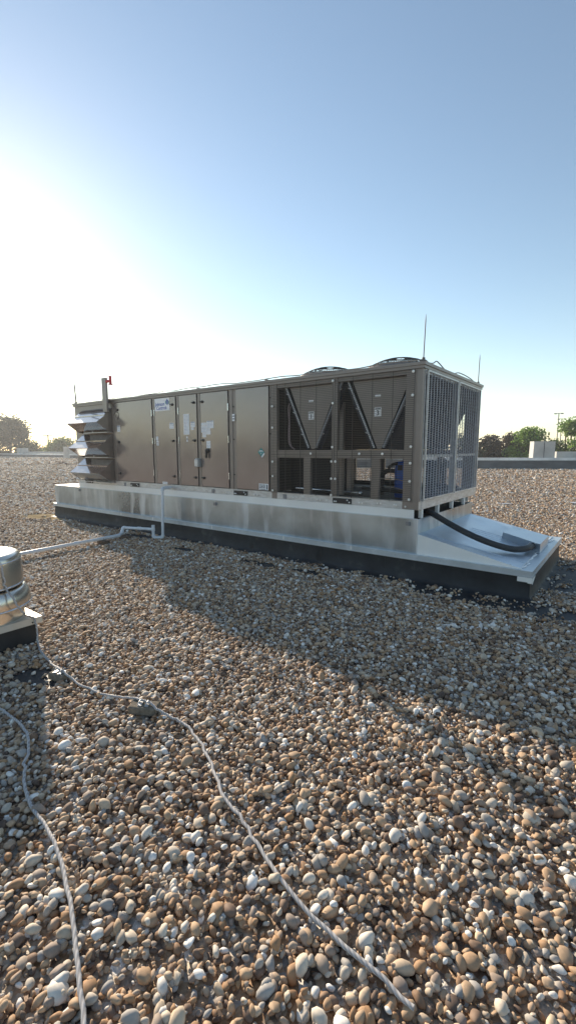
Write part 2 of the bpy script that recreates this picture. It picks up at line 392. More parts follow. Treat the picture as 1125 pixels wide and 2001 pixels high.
for k, (dx, w, mi) in enumerate(((-.045,.8,1),(-.028,.9,0),(-.010,1,0),(.010,1,0),(.028,.9,0),(.045,.8,1))):
    pts = []
    for i in range(9):
        t = i/8; pts.append((-5.335+dx*math.sin(PI*(.15+.75*t))*1.25+.01*(1-t), -.033, 2.745+.115*t*w+.01*(1-w)*8*.1))
    b.tube(pts, [.0015+.0042*math.sin(PI*min(1, max(0, i/8))) for i in range(9)], 5, mi)
b.build('emblem', [M['logoblue'], M['logogreen']], sg)

# disconnect switch on the control door
o = MB()
o.lathe((-4.165,-.028,1.815), [(.045,0),(.045,.02),(.038,.04),(0,.042)], 20, axis='y')
o.bbox((-4.195,-.085,1.68),(-4.15,-.055,1.84),.006)
sw = o.build('disconnect_switch', M['black'], d4)
MB().box((-4.215,-.06,1.745),(-4.203,-.05,1.825)).box((-4.23,-.062,1.738),(-4.19,-.048,1.7445)).build('switch_hasp', M['alu'], d4)
# outlet box on the frame strip
o = MB(); o.bbox((-4.47,-.10,1.50),(-4.37,-.015,1.66),.008); ob = o.build('outlet_box', M['boxgrey'], U)
MB().bbox((-4.465,-.118,1.512),(-4.375,-.101,1.65),.005).box((-4.43,-.115,1.663),(-4.40,-.05,1.672)).build('box_cover', M['rail'], ob)
MB().bbox((-4.56,-.035,1.52),(-4.50,-.0285,1.605),.002).build('sticker', M['white'], d3)

# rain hoods on the front face
HX0, HX1 = -8.72, -7.385
for k, zt in enumerate((2.80, 2.215, 1.63)):
    r = bpy.data.objects.new('rain_hood', None); C.objects.link(r); r.parent = U
    r.location = Vector(((HX0+HX1)/2, 0, zt-.3)) - U.location
    ztip, zlo = zt-.34, zt-.54
    def pl(y0, z0, y1, z1, x0, x1, t=.008):
        return [(x0,y0,z0),(x1,y0,z0),(x1,y1,z1),(x0,y1,z1)]
    # two shingled top sheets
    b = MB(); b.prism(pl(-.003,zt,-.20,zt-.168,HX0,HX1), (0,.008,-.008)); b.build('upper_sheet', M['hood'], r)
    b = MB(); b.prism(pl(-.185,zt-.172,-.405,ztip,HX0-.004,HX1+.004), (0,.008,-.008)); b.box((HX0-.003,-.205,zt-.186),(HX1+.003,-.195,zt-.166)); b.build('lower_sheet', M['hood'], r)
    b = MB(); b.prism(pl(-.402,ztip-.006,-.15,zlo+.02,HX0+.001,HX1-.001), (0,.008,.008)); b.build('drip_sheet', M['hood'], r)
    for x in (HX0-.002, HX1-.006):
        b = MB(); b.prism([(x,-.001,zt-.012),(x,-.395,ztip-.008),(x,-.15,zlo+.012),(x,-.001,zlo-.03)], (.008,0,0)); b.build('cheek', M['hood'], r)
    b = MB()
    for j in range(7): b.box((HX0+.01,-.055+.0*j,zlo+.05+j*.055),(HX1-.01,-.015,zlo+.062+j*.055))
    b.build('filter_screen', M['guard'], r)
    b = MB(); b.box((HX0+.30,-.165,zlo-.028),(HX1-.0,-.002,zlo-.016)); b.box((-8.03,-.16,zlo-.0155),(-8.015,-.145,zlo+.05)); b.build('bottom_flange', M['rail'], r)
# post at the top hood with a red horn
b = MB(); b.box((-7.50,-.16,2.70),(-7.335,-.11,3.455)); b.box((-7.50,-.109,2.70),(-7.49,-.04,3.455)); sp_ = b.build('mounting_post', M['brown2'], U)
b = MB(); b.tube([(-7.335,-.13,3.37),(-7.18,-.13,3.37)], .032, 10); b.box((-7.2,-.155,3.31),(-7.165,-.105,3.48)); b.lathe((-7.18,-.13,3.285), [(.06,0),(.022,.03)], 12)
b.tube([(-7.335,-.13,3.46),(-7.25,-.13,3.475),(-7.19,-.13,3.47)], .006, 6)
b.build('red_horn', M['red'], sp_)
b = MB()
for p in [[(-7.28,-.03,2.88),(-7.25,-.05,2.84),(-7.22,-.03,2.80)], [(-7.3,-.03,2.62),(-7.16,-.04,2.70),(-7.08,-.035,2.62),(-7.13,-.035,2.52)]]: b.tube(spline(p,5), .004, 5)
b.build('conduit', M['black'], U)

# ---- coil section frame
def frame(y0, y1):
    F = MB()
    return F
for y0, y1 in ((.0, .06), (W_-.06, W_)):
    for x0, x1, z0, z1, nm in ((-2.615,-2.50,ZB+.002,2.904,'frame_post'), (-1.42,-1.32,ZP,2.904,'frame_post'), (-1.95,-1.82,ZP,1.70,'support_post'), (-.735,-.615,ZP,1.70,'support_post')):
        MB().box((x0,y0-.006*(nm == 'frame_post')*(y0 == 0),z0),(x1,y1,z1)).build(nm, M['brown2'], U)
    b = MB(); b.box((-2.499,y0+.004,1.701),(-1.421,y1,1.825)); b.box((-1.319,y0+.004,1.701),(-.241,y1,1.825)); b.build('cross_beam', M['brown2'], U)
    b = MB(); b.bbox((-.24,y0-.008*(y0 == 0),ZB+.001),(-.002,y1+.008*(y0 > 0),2.904),.004); b.build('corner_post', M['brown2'], U)
    b = MB(); b.box((-2.499,y0+.004,2.84),(-1.421,y1,2.904)); b.box((-1.319,y0+.004,2.84),(-.241,y1,2.904)); b.build('top_beam', M['brown2'], U)
# end face frame
b = MB(); b.box((-.05,.061,1.113),(.001,.085,2.904)); b.box((-.05,1.40,1.113),(.004,1.46,2.904)); b.box((-.05,W_-.09,1.113),(.001,W_-.061,2.904)); b.box((-.05,.0855,2.85),(0,1.399,2.904)); b.box((-.05,1.461,2.85),(0,W_-.0905,2.904)); b.box((-.05,.0855,1.72),(-.01,1.399,1.76)); b.box((-.05,1.461,1.72),(-.01,W_-.0905,1.76))
b.build('end_frame', M['rail'], U)
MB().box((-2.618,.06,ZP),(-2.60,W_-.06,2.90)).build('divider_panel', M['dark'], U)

# V coils: two per fan bay, front plate between them
for bi, (xl, xr, xb) in enumerate(((-2.37,-1.27,-1.82), (-1.20,-.11,-.655))):
    for s, xt in ((-1, xl), (1, xr)):
        zz = 2.88
        n = Vector((zz-1.86, 0, -(xt-(xb+s*.075)))).normalized()*.07*(1 if s < 0 else -1)
        A, B_ = Vector((xb+s*.075,.11,1.86)), Vector((xt,.11,zz))
        b = MB(); b.prism([A, B_, B_-n, A-n], (0,W_-.26,0)); co = b.build('coil', M['coil'], U)
        b = MB(); b.tube([A+Vector((0,-.045,.0)), B_+Vector((0,-.045,0))], .014 if s < 0 else .024, 10); b.build('header_pipe', M['rail'] if s < 0 else M['pvc2'], co)
        for t in (.2,.55,.85):
            p = A.lerp(B_, t)+Vector((0,-.05,0)); MB().tube([p, p+Vector((s*.05,0,.02))], .008, 6).build('stub_pipe', M['rail'], co)
    for yy in (.075, W_-.085):
        b = MB(); b.prism([(xl+.09,yy,2.839),(xr-.09,yy,2.839),(xb+.03,yy,1.84),(xb-.03,yy,1.84)], (0,.01,0))
        pl_ = b.build('coil_cover_plate', M['brown2'], U)
        if yy < 1:
            x = xb-.03+.0; pl_['label'] = 'plate with number %s label' % ('1' if bi == 0 else '3')
            st = MB().box((x-.06,.0725,2.31),(x+.05,.0745,2.44)).box((x-.05,.072,2.412),(x+.04,.0724,2.424),1).build('sticker', [M['white'],M['ink']], pl_)
            text_mesh('1' if bi == 0 else '3', .10, x-.03, .0718, 2.325, pl_, 'ink', name='number', bold=.002)
            MB().box((x-.055,.0725,2.585),(x+.035,.0745,2.62)).build('sticker', M['white'], pl_)
b = MB(); b.tube(spline([(-2.28,.2,2.72),(-2.36,.14,2.55),(-2.35,.14,2.3),(-2.36,.14,2.1),(-2.34,.14,1.92),(-2.25,.16,1.84)],6), .012, 6)
b.tube(spline([(-2.27,.2,2.75),(-2.34,.15,2.5),(-2.33,.13,2.25),(-2.34,.15,2.0),(-2.30,.16,1.85)],6), .007, 6)
b.build('cable_bundle', simple('pinkish_cable', (.30,.24,.25), .5), U)
# top deck closing the coil section, with fan openings sitting above
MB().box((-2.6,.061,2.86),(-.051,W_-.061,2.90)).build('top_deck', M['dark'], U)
# divider wall between circuits
MB().box((-1.40,.20,ZP),(-1.34,.26,2.84)).build('inner_brace', M['brown2'], U)

# inside the base
b = MB(); b.bbox((-2.56,.45,1.10),(-1.43,.62,1.70),.01); b.build('control_box', M['pipe_dark'], U)
b = MB(); b.bbox((-1.425,.47,1.10),(-1.345,.60,1.695),.01); b.build('panel', M['brown2'], U)
def compressor(x, y, m, r=.115, z1=1.66, nm='compressor'):
    b = MB(); b.lathe((x,y,1.095), [(0,0),(r*.9,0),(r,.03),(r,z1-1.095-.06),(r*.86,z1-1.095-.015),(0,z1-1.095)], 28)
    o = b.build(nm, M[m], U)
    MB().lathe((x,y,1.30), [(r+.001,0),(r+.006,.008),(r+.006,.02),(r+.001,.028)], 28).build('band', M[m], o)
    MB().box((x-.03,y-r-.012,1.52),(x+.04,y-r+.01,1.60)).build('terminal_box', M['white'] if nm == 'x' else M['black'], o)
    return o
compressor(-.50,.60,'blue',.125); compressor(-.35,1.35,'black',.11); compressor(-2.36,1.9,'blue',.12)
b = MB()
b.tube(spline([(-.62,.58,1.50),(-.74,.56,1.50),(-.81,.55,1.44),(-.82,.55,1.30),(-.82,.55,1.12)],6), .036, 12)
b.tube([(-.54,.5,1.62),(-.62,.5,1.61),(-.70,.5,1.55)], .025, 8)
b.tube([(-1.1,.9,1.30),(-.3,.9,1.28)], .04, 10); b.tube([(-1.1,.42,1.22),(-.2,.42,1.2)], .03, 8); b.tube([(-1.0,1.6,1.17),(-.15,1.6,1.22)], .05, 8)
b.tube([(-.65,1.25,1.1),(-.65,1.25,1.69)], .05, 10); b.tube([(-.15,2.2,1.15),(-2.4,2.2,1.17)], .045, 8)
b.tube(spline([(-.25,1.75,1.12),(-.25,1.75,1.5),(-.3,1.9,1.65),(-.4,2.1,1.55),(-.4,2.1,1.12)],6), .03, 8)
b.build('black_piping', M['pipe_dark'], U)
b = MB(); b.tube([(-2.3,.28,1.175),(-1.08,.28,1.155)], .022, 10); b.lathe((-1.09,.28,1.155), [(0,0),(.035,0),(.035,.06),(0,.06)], 12, axis='x'); b.tube([(-1.3,.5,1.22),(-.75,.55,1.27)], .008, 6)
b.build('bright_pipe', M['alu'], U)
b = MB()
for z in (1.25,1.38): b.tube(spline([(-.9,.3,z),(-.6,.33,z+.02),(-.3,.36,z-.02),(-.2,.5,z)],5), .007, 5)
b.build('refrigerant_line', M['wire'], U)

# ---- wire guards (front and back)
def wire_guard(x0, x1, z0, z1, y, fast, sign=-1):
    b = MB(); r = .0024
    n = int(round((z1-z0)/.0262))
    for i in range(n+1):
        z = z0+(z1-z0)*i/n; b.box((x0,y-r,z-r),(x1,y+r,z+r))
    m = max(2, int(round((x1-x0)/.28)))
    for i in range(m+1):
        x = x0+(x1-x0)*i/m; b.box((x-r*1.5,y-r-.004,z0-.012),(x+r*1.5,y-r-.0001,z1+.01))
    o = b.build('wire_guard', M['guard'], U)
    for x, z in fast:
        q = MB(); q.lathe((x,y-.003,z), [(.019,0),(.019,.006),(.011,.007),(.011,.014),(0,.015)], 14, axis='y', smooth=False); q.build('washer', M['bolt'], o)
    return o
yg = -.03
wire_guard(-2.60,-1.385,1.75,2.89,yg,[(-2.575,2.55),(-2.575,2.2),(-1.39,2.86),(-1.39,2.53),(-1.39,1.87),(-1.79,1.77)])
wire_guard(-2.60,-1.385,1.115,1.745,yg,[(-2.575,1.63),(-2.575,1.385),(-2.575,1.14),(-1.40,1.65),(-1.40,1.385),(-1.40,1.13)])
wire_guard(-1.355,-.105,1.75,2.89,yg,[(-.13,2.87),(-.13,2.56),(-.13,1.87),(-.92,1.77),(-.55,1.77)])
wire_guard(-1.355,-.105,1.115,1.745,yg,[(-1.33,1.65),(-1.33,1.385),(-.13,1.645),(-.13,1.395),(-.13,1.14)])
yb = W_+.03
wire_guard(-2.60,-1.385,1.115,2.89,yb,[]); wire_guard(-1.355,-.105,1.115,2.89,yb,[])

# ---- pressed mesh guards on the end face
def end_guard(y0, y1, lab):
    x = .022; b = MB()
    b.box((x-.012,y0,1.125),(x+.012,y0+.022,2.895)); b.box((x-.012,y1-.022,1.125),(x+.012,y1,2.895))
    b.box((x-.012,y0+.0225,1.125),(x+.012,y1-.0225,1.147)); b.box((x-.012,y0+.0225,2.873),(x+.012,y1-.0225,2.895))
    o = b.build('end_guard', M['rail'], U); o['label'] = lab
    g = MB(); ya, yb_ = y0+.023, y1-.023; za, zb = 1.148, 2.872
    ncol = int(round((yb_-ya)/.115)); cw = (yb_-ya)/ncol
    for i in range(ncol+1):
        y = ya+cw*i; g.box((x-.004,max(ya,y-.006),za),(x+.004,min(yb_,y+.006),zb))
    pitch = .0245; nr = int((zb-za)/pitch)
    for i in range(ncol):
        off = pitch*.5 if i % 2 else 0
        for j in range(nr+1):
            z = za+pitch*j+off
            if z+.004 > zb: continue
            ym = ya+cw*(i+.5); h = cw*.5-.0061
            g.add([(x-.001,ym-h,z-.0032),(x-.001,ym+h,z-.0032),(x-.001,ym+h,z+.0032),(x-.001,ym-h,z+.0032),(x+.005,ym-h,z-.002),(x+.005,ym+h,z-.002)], [(0,3,2,1),(0,1,5,4),(4,5,2,3)])
    g.build('pressed_mesh', M['meshg'], o)
end_guard(.10, 1.41, 'nearer pressed mesh guard on the end face')
end_guard(1.45, 2.70, 'farther pressed mesh guard on the end face')

# ---- condenser fans on the roof
for x in (-1.93, -.66):
    for y in (.74, 2.04):
        r = bpy.data.objects.new('condenser_fan', None); C.objects.link(r); r.parent = U; r.location = Vector((x, y, 2.985)) - U.location
        R = .50
        b = MB(); b.lathe((x,y,2.985), [(R+.03,0),(R+.01,.02),(R,.09),(R-.02,.09),(R-.02,0)], 40); b.build('shroud', M['brown2'], r)
        g = MB()
        for k in range(5):
            rr = R*(.25+.18*k); h = .23-.14*(rr/R)**2.2
            pts = [(x+rr*math.cos(a*PI/18), y+rr*math.sin(a*PI/18), 2.985+h) for a in range(37)]
            g.tube(pts, .005, 4, caps=False)
        for k in range(28):
            a = 2*PI*k/28; pts = []
            for t in (.12,.4,.7,.9,1.0,1.0):
                pts.append([x+R*t*math.cos(a), y+R*t*math.sin(a), 2.985+.23-.14*t**2.2])
            pts[-1][2] = 2.985+.06
            g.tube(pts, .004, 4)
        g.build('fan_guard', M['guard'], r)
        g = MB(); g.lathe((x,y,3.0), [(0,0),(.10,0),(.10,.12),(0,.13)], 18)
        for k in range(5):
            a = 2*PI*k/5+.3; c, s_ = math.cos(a), math.sin(a); c2, s2 = math.cos(a+.55), math.sin(a+.55)
            g.prism([(x+.09*c,y+.09*s_,3.03),(x+.45*c,y+.45*s_,3.03),(x+.45*c2,y+.45*s2,3.08),(x+.09*c2,y+.09*s2,3.07)], (0,0,.006))
        g.build('fan_blades', M['black'], r)

# ------------------------------------------------------------------ lightning protection on the unit
def rod(x, y, z0, h, lean, label, k=1):
    b = MB(); b.tube([(x,y,z0),(x,y,z0+.05)], .022, 10); b.box((x-.04,y-.03,z0),(x+.04,y+.03,z0+.012))
    b.tube([(x,y,z0+.04),(x+lean[0],y+lean[1],z0+h-.08),(x+lean[0]*1.15,y+lean[1]*1.15,z0+h)], [.008*k,.007*k,.002*k], 8)
    o = b.build('lightning_rod', M['rod'], None)
    return tag(o, label, 'lightning rod', 'lightning rods on the roof edge of the unit')
rod(-9.07,.05,2.986,.53,(-.03,0),'slender metal lightning rod at the far left end of the unit roof, behind the hoods', 2.2)
rod(-.03,.05,3.0,.60,(.01,0),'tallest slender lightning rod on the near corner of the unit roof above the corner post')
rod(-.03,2.70,2.986,.53,(.0,.02),'slender lightning rod on the far right corner of the unit roof above the end mesh')
random.seed(5)
pts = []
x = -9.1
while x < -.1:
    pts.append((x, .03+random.uniform(-.015,.02), 3.012+max(0, random.uniform(-.006,.022)))); x += .28
pts.append((-.02,.06,3.02))
for y, z in ((.25,3.01),(.42,3.03),(.55,3.075),(.75,3.04),(.95,3.0),(1.15,3.0),(1.35,3.01),(1.55,3.045),(1.8,3.05),(2.0,3.045),(2.25,3.03),(2.5,2.998),(2.7,2.998)): pts.append((-.03,y,z))
b = MB(); b.tube(spline(pts, 4), .0085, 6)
tag(b.build('lightning_cable', M['wire'], None), 'thin wavy conductor cable running along the roof edge of the brown unit', 'cable')

# ------------------------------------------------------------------ curb
K = empty('roof_curb', (-4.5, 1.2, 0), 'long galvanised sheet metal curb with black skirt carrying the brown unit', 'roof curb')
XL, XR = -10.378, 1.462
ZE, ZL = .87, .3826
YB = 2.56
b = MB()
b.box((XL+.02,-.022,ZL+.0),(-.001,-.008,ZE-.001)); b.box((XL+.02,YB,ZL),(0,YB+.012,ZE)); b.box((XL+.02,-.0075,ZL),(XL+.035,YB-.001,ZE-.001))
b.build('curb_wall', M['galv'], K)
# shelf at the left, beyond the unit
b = MB(); b.box((XL+.015,-.026,ZE+.0005),(-L_-.0,YB+.02,ZE+.008)); b.build('left_shelf', M['strip'], K)
# pale strip between rail and wall
b = MB(); b.box((-L_+.0,-.012,ZE-.004+.0125),(-.062,.004,ZB-.002)); b.box((-L_-.0+.0,.005,ZE+.009),(-L_+.012,YB,ZB-.002)); b.box((-L_,YB-.02,ZE+.009),(-.06,YB,ZB-.002)); b.build('adapter_strip', M['strip'], K)
MB().box((-L_+.0,-.027,ZE-.0035),(-.001,-.006,ZE+.008)).build('strip_lip', M['lip'], K)
# end wall and legs
b = MB(); b.box((-.0005,-.022,ZL),(.012,YB+.012,ZE+.004)); b.build('end_wall', M['galv'], K)
for y in (.13,.80,1.47,2.12):
    MB().box((-.05,y,ZE+.0045),(-.0,y+.05,ZB-.001)).build('support_leg', M['strip'], K)
MB().box((-.35,.02,.6),(-.30,YB-.03,ZB-.002)).build('inner_blank', M['dark'], K)
# lip all round
b = MB()
b.box((XL-.01,-.0873,.318),(XR,-.077,ZL)); b.box((XL-.01,-.0765,ZL-.008),(XR-.011,-.0225,ZL-.0005))
b.box((XL-.01,-.0765,.318),(XL+.0,YB+.05,ZL)); b.box((XL+.0005,YB+.04,.318),(XR,YB+.05,ZL))
b.box((XR-.0105,-.0765,.318),(XR,YB+.0395,ZL))
b.box((.013,-.022,ZL-.010),(XR-.011,YB+.039,ZL-.002))
b.box((XL+.001,-.092,.305),(XR+.003,-.0875,.322))
b.box((XR+.0005,-.0865,.305),(XR+.005,YB+.05,.322))
b.build('flashing_lip', M['lip'], K)
b = MB(); b.box((XR-.16,-.094,.245),(XR-.045,-.0925,.304)); b.prism([(XR+.0055,-.09,.3),(XR+.0055,.10,.3),(XR+.0055,-.09,.225)], (.004,0,0)); b.box((XR-.045,-.094,.235),(XR+.005,-.0925,.304))
b.build('corner_tab', M['strip'], K)
# sloped saddle on the right
z0, x1s = .665, 1.33
b = MB()
ya, yb2 = -.03, YB-.03
b.prism([(.0125,ya,z0),(x1s,ya,ZL+.004),(x1s,yb2,ZL+.004),(.0125,yb2,z0)], (0,0,-.008))
sl = b.build('sloped_cover', M['cover'], K)
b = MB()
for y in (.9,1.02,1.14,1.26,1.38):
    n_ = 8; b.tube([(.35+i*(.62)/n_, y+.05*i/n_, z0-(z0-ZL-.004)*((.35+i*.62/n_)/x1s)+.002) for i in range(n_+1)], .004, 5)
b.tube([(.06,.12,z0-.006),(x1s-.01,.30,ZL+.007)], .004, 5)
b.build('rib', M['cover'], sl)
b = MB(); b.prism([(.0125,-.034,ZL),(x1s+.02,-.034,ZL),(x1s+.02,-.034,ZL+.003),(.0125,-.034,z0+.004)], (0,.0035,0)); b.prism([(.0125,yb2+.001,ZL),(x1s+.02,yb2+.001,ZL),(.0125,yb2+.001,z0+.004)], (0,.003,0)); b.build('gusset', M['strip'], K)
b = MB(); b.tube([(.0,-.026,ZL+.005),(.003,-.026,ZE)], .004, 5); b.tube([(x1s-.01,-.03,ZL+.008),(x1s+.0,YB-.05,ZL+.008)], .005, 5)
for x in (-8.6,-7.1,-5.9,-4.05,-2.3,-1.0): b.box((x-.012,-.0895,.324),(x+.012,-.0877,ZL+.001))
b.build('seam', M['strip'], K)
for x in (-9.02,-4.0,-.13):
    MB().box((x-.03,-.05,.775),(x+.03,-.0225,.83)).build('clip', M['pvc2'], K)
# sealant smears and screws on the saddle
b = MB(); rr_ = random.Random(9)
for (xa, ya_, xb_, yb_) in ((1.325,.02,1.365,.30),(1.35,1.95,1.385,2.30),(1.33,.30,1.345,.95)):
    n_ = 9
    pts = [(xa+(xb_-xa)*i/n_+rr_.gauss(0,.006), ya_+(yb_-ya_)*i/n_, .389) for i in range(n_+1)]
    b.tube(pts, [rr_.uniform(.003,.014) for _ in pts], 6)
b.build('sealant', M['white'], K)
b = MB()
for i in range(36): b.lathe((-10.2+i*.32, -.0875, .352), [(.008,0),(.008,.004),(0,.006)], 8, axis='y')
for i in range(9): b.lathe((XR, .1+i*.28, .352), [(.008,0),(.008,.004),(0,.006)], 8, axis='x')
for i in range(5): b.tube([(.12+i*.27,.0,z0-(z0-ZL)*(.12+i*.27)/x1s+.003),(.12+i*.27,.0,z0-(z0-ZL)*(.12+i*.27)/x1s+.009)], .009, 8)
b.build('lip_screws', M['rail'], K)
# skirt
b = MB()
for (a, c) in (((XL+.03,-.055),(XR-.03,-.055)), ((XR-.03,-.055),(XR-.03,YB+.02)), ((XR-.03,YB+.02),(XL+.03,YB+.02)), ((XL+.03,YB+.02),(XL+.03,-.055))):
    d = Vector((c[0]-a[0], c[1]-a[1], 0)); n = Vector((d.y, -d.x, 0)).normalized(); k = max(2, int(d.length/.25)); vs = []; fs = []
    for i in range(k+1):
        p = Vector((a[0], a[1], 0)) + d*i/k; j = .5+.5*math.sin(i*2.3)*math.cos(i*1.1)
        for o_, z in ((0,.317),(.004+.006*j,.20),(.006+.01*j,.06),(.035+.02*j,.02),(.12+.05*j*(0 < i < k),.006)):
            q = p+n*o_; 
            if i == 0: q = q-d.normalized()*o_
            if i == k: q = q+d.normalized()*o_
            vs.append((q.x, q.y, z))
    for i in range(k):
        for j in range(4): fs.append((i*5+j, i*5+j+1, (i+1)*5+j+1, (i+1)*5+j))
    b.add(vs, fs, 0, True)
for x in (-6.9,-5.0,-3.1,-1.65,-.55,.6): b.box((x,-.0635,.06),(x+.10,-.0595,.30))
b.build('membrane_skirt', M['membrane'], K)
# pipe housing on the saddle
H = MB()
H.add([(.80,1.33,.45),(1.37,1.02,.385),(1.37,1.80,.385),(.80,2.0,.45),(.82,1.33,.585),(1.37,1.02,.52),(1.37,1.80,.52),(.82,2.0,.585)], [(0,3,2,1),(4,5,6,7),(0,1,5,4),(1,2,6,5),(2,3,7,6),(3,0,4,7)])
PH = tag(H.build('pipe_housing', M['cover'], None), 'small galvanised box housing on the sloped metal cover where the black hose enters', 'housing')
MB().lathe((1.27,1.065,.475), [(.055,-.0),(.062,.012),(.05,.014),(.05,-.0)], 20, axis='y').build('collar', M['alu'], PH)
# hose
hp = spline([(-.25,.62,.93),(-.05,.50,.925),(.10,.46,.87),(.30,.43,.78),(.52,.37,.70),(.74,.37,.62),(.95,.45,.545),(1.12,.60,.49),(1.24,.80,.485),(1.27,1.10,.475)], 8)
b = MB(); b.tube(hp, .043, 14)
tag(b.build('flexible_hose', M['rubber'], None), 'thick black hose curving from under the unit across the sloped metal cover', 'hose')

# ------------------------------------------------------------------ condensate drain
D = empty('drain_pipe', (-5.4,-.4,0), 'white plastic condensate drain pipe with trap running from the unit across the gravel', 'drain pipe')
r = .029
def seg(p, q, rr=r): MB().tube([p, q], rr, 12).build('pipe', M['pvc'], D)
def fit(p, ax, rr=.037, l=.075):
    p = Vector(p); a = Vector(ax).normalized()*l/2; MB().tube([p-a, p+a], rr, 12).build('coupling', M['pvc'], D)
def elbow(p, a, c, s=.055, rr=.037):
    p = Vector(p); a = (Vector(a)-p).normalized()*s; c = (Vector(c)-p).normalized()*s
    pts = [p+a, p+a*.45+c*.03, p+a*.18+c*.18, p+c*.45+a*.03, p+c]; MB().tube(pts, rr, 12).build('elbow', M['pvc'], D)
P0 = (-5.33,-.02,1.06); P1 = (-5.30,-.26,1.055); P2 = (-5.25,-.33,.05); P3 = (-5.37,-.47,.05); P4t = (-5.37,-.47,.29); P4 = (-5.37,-.47,.225)
P5 = (-6.05,-.72,.225); P6 = (-5.98,-.80,.13); P6b = (-5.80,-.98,.125); P7 = (-5.63,-2.9,.125); P8 = (-5.60,-7.0,.11)
for p, q in ((P0,P1),(P1,P2),(P2,P3),(P3,P4t),(P4,P5),(P5,P6),(P6,P6b),(P6b,P7),(P7,P8)): seg(p, q, .033 if p in (P6b,P7) else r)
elbow(P1,P0,P2); elbow(P2,P1,P3); elbow(P3,P2,P4t); elbow(P5,P4,P6); elbow(P6,P5,P6b); elbow(P6b,P6,P7)
fit((-5.275,-.29,.72),(0.03,-.04,-1)); fit(P4,(0,0,1)); fit((-5.68,-.585,.225),(P5[0]-P4[0],P5[1]-P4[1],0)); fit(P4t,(0,0,1),.034,.04); fit((-5.72,-1.9,.125),(0,1,0),.041); fit((-5.62,-4.2,.122),(0,1,0),.041)
b = MB(); b.bbox((-5.86,-1.42,.005),(-5.62,-1.28,.095),.006); WB_ = tag(b.build('support_block', M['wood'], None), 'dark wooden block under the white drain pipe on the gravel', 'block')
MB().tube([(-5.77,-1.345,.0955),(-5.80,-1.345,.13),(-5.765,-1.345,.158),(-5.735,-1.345,.13),(-5.75,-1.345,.0955)], .006, 6).build('strap', M['pvc2'], D)
b = MB(); b.bbox((-6.22,-.86,.003),(-5.80,-.70,.07),.006); tag(b.build('timber_sleeper', M['wood'], None), 'flat dark timber lying on bare roof beside the drain pipe bend near the curb', 'timber')

# ------------------------------------------------------------------ exhaust fan (lower left)
EX = (-2.45,-4.54)
F = empty('exhaust_fan', (EX[0],EX[1],0), 'round spun aluminium exhaust fan on a black curb, cut by the left edge', 'exhaust fan')
cx, cy = EX
b = MB(); b.lathe((cx,cy,0), [(.372,.262),(.368,.40)], 56); b.build('fan_base', M['spun'], F)
b = MB(); b.lathe((cx,cy,0), [(.37,.375),(.425,.385),(.432,.40),(.430,.46),(.420,.505),(.402,.54),(.385,.556),(.37,.558)], 64)
b.build('windband', M['spun'], F)
b = MB(); b.lathe((cx,cy,0), [(.433,.389),(.440,.393),(.440,.400),(.433,.404)], 64); b.lathe((cx,cy,0), [(.382,.583),(.388,.587),(.388,.594),(.382,.598)], 64); b.lathe((cx,cy,0), [(.3725,.812),(.377,.816),(.377,.822),(.3725,.826)], 64); b.build('rolled_bead', M['alu'], F)
b = MB(); b.lathe((cx,cy,0), [(.34,.575),(.38,.58),(.381,.60),(.374,.80),(.370,.845),(.355,.872),(.32,.886),(0,.895)], 64); b.build('fan_hood', M['spun'], F)
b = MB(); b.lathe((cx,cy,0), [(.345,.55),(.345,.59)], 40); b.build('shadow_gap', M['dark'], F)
Rz = Matrix.Rotation(-PI/2, 3, 'Z')
def rp(x, y, z): v = Rz @ Vector((x, y, 0)); return (cx+v.x, cy+v.y, z)
def rbox(mb, x0, y0, z0, x1, y1, z1, mi=0):
    pz = [rp(x0,y0,z0), rp(x1,y0,z0), rp(x1,y1,z0), rp(x0,y1,z0)]; mb.prism(pz, (0,0,z1-z0), mi)
fa = .39
b = MB(); rbox(b,-fa,-fa,.25,fa,fa,.262); rbox(b,-fa,-fa,.20,fa,-fa+.004,.2495); rbox(b,-fa,fa-.004,.20,fa,fa,.2495); rbox(b,fa-.004,-fa+.0045,.20,fa,fa-.0045,.2495); rbox(b,-fa,-fa+.0045,.20,-fa+.004,fa-.0045,.2495)
fl = b.build('fan_flange', M['spun2'], F)
for q, ya_ in ((-.30, 1), (.05, 1), (.33, 1)):
    p = rp(q, fa+.001, .222); n_ = Rz @ Vector((0,1,0)); P = Vector(p); MB().tube([P, P+n_*.006], .012 if q == .05 else .007, 10).build('screw', M['dark'], fl)
b = MB(); rbox(b,-fa+.04,-fa+.04,.0,fa-.04,fa-.04,.1995); b.build('fan_curb', M['membrane'], F)

# ------------------------------------------------------------------ conductor cables on the gravel
gz = .045
c1 = spline([(-2.98,-4.7,.60),(-2.80,-4.68,.86),(-2.45,-4.60,.908),(-2.2,-4.49,.903),(-2.105,-4.455,.85),(-2.078,-4.445,.72),(-2.07,-4.435,.6),(-2.00,-4.41,.52),(-1.968,-4.39,.44),(-1.98,-4.33,.34),(-2.06,-4.25,.278),(-2.04,-4.225,.25),(-2.025,-4.22,.12),(-1.95,-4.25,gz),(-1.80,-4.30,gz),(-1.60,-4.345,gz+.005),(-1.37,-4.38,gz+.01),(-1.20,-4.405,.085),(-.99,-4.40,gz+.005),(-.67,-4.37,gz),(-.43,-4.31,.07),(-.27,-4.275,.088),(-.05,-4.255,.05),(.16,-4.25,gz),(.45,-4.36,gz),(.75,-4.52,gz),(1.05,-4.62,gz),(1.4,-4.74,gz),(1.9,-4.80,gz)], 7)
def kink(c, k=.004):
    rr = random.Random(4); return [p+Vector((rr.gauss(0,k),rr.gauss(0,k),rr.gauss(0,k*.6))) if i % 3 else p for i, p in enumerate(c)]
b = MB(); b.tube(kink(c1), .0085, 9)
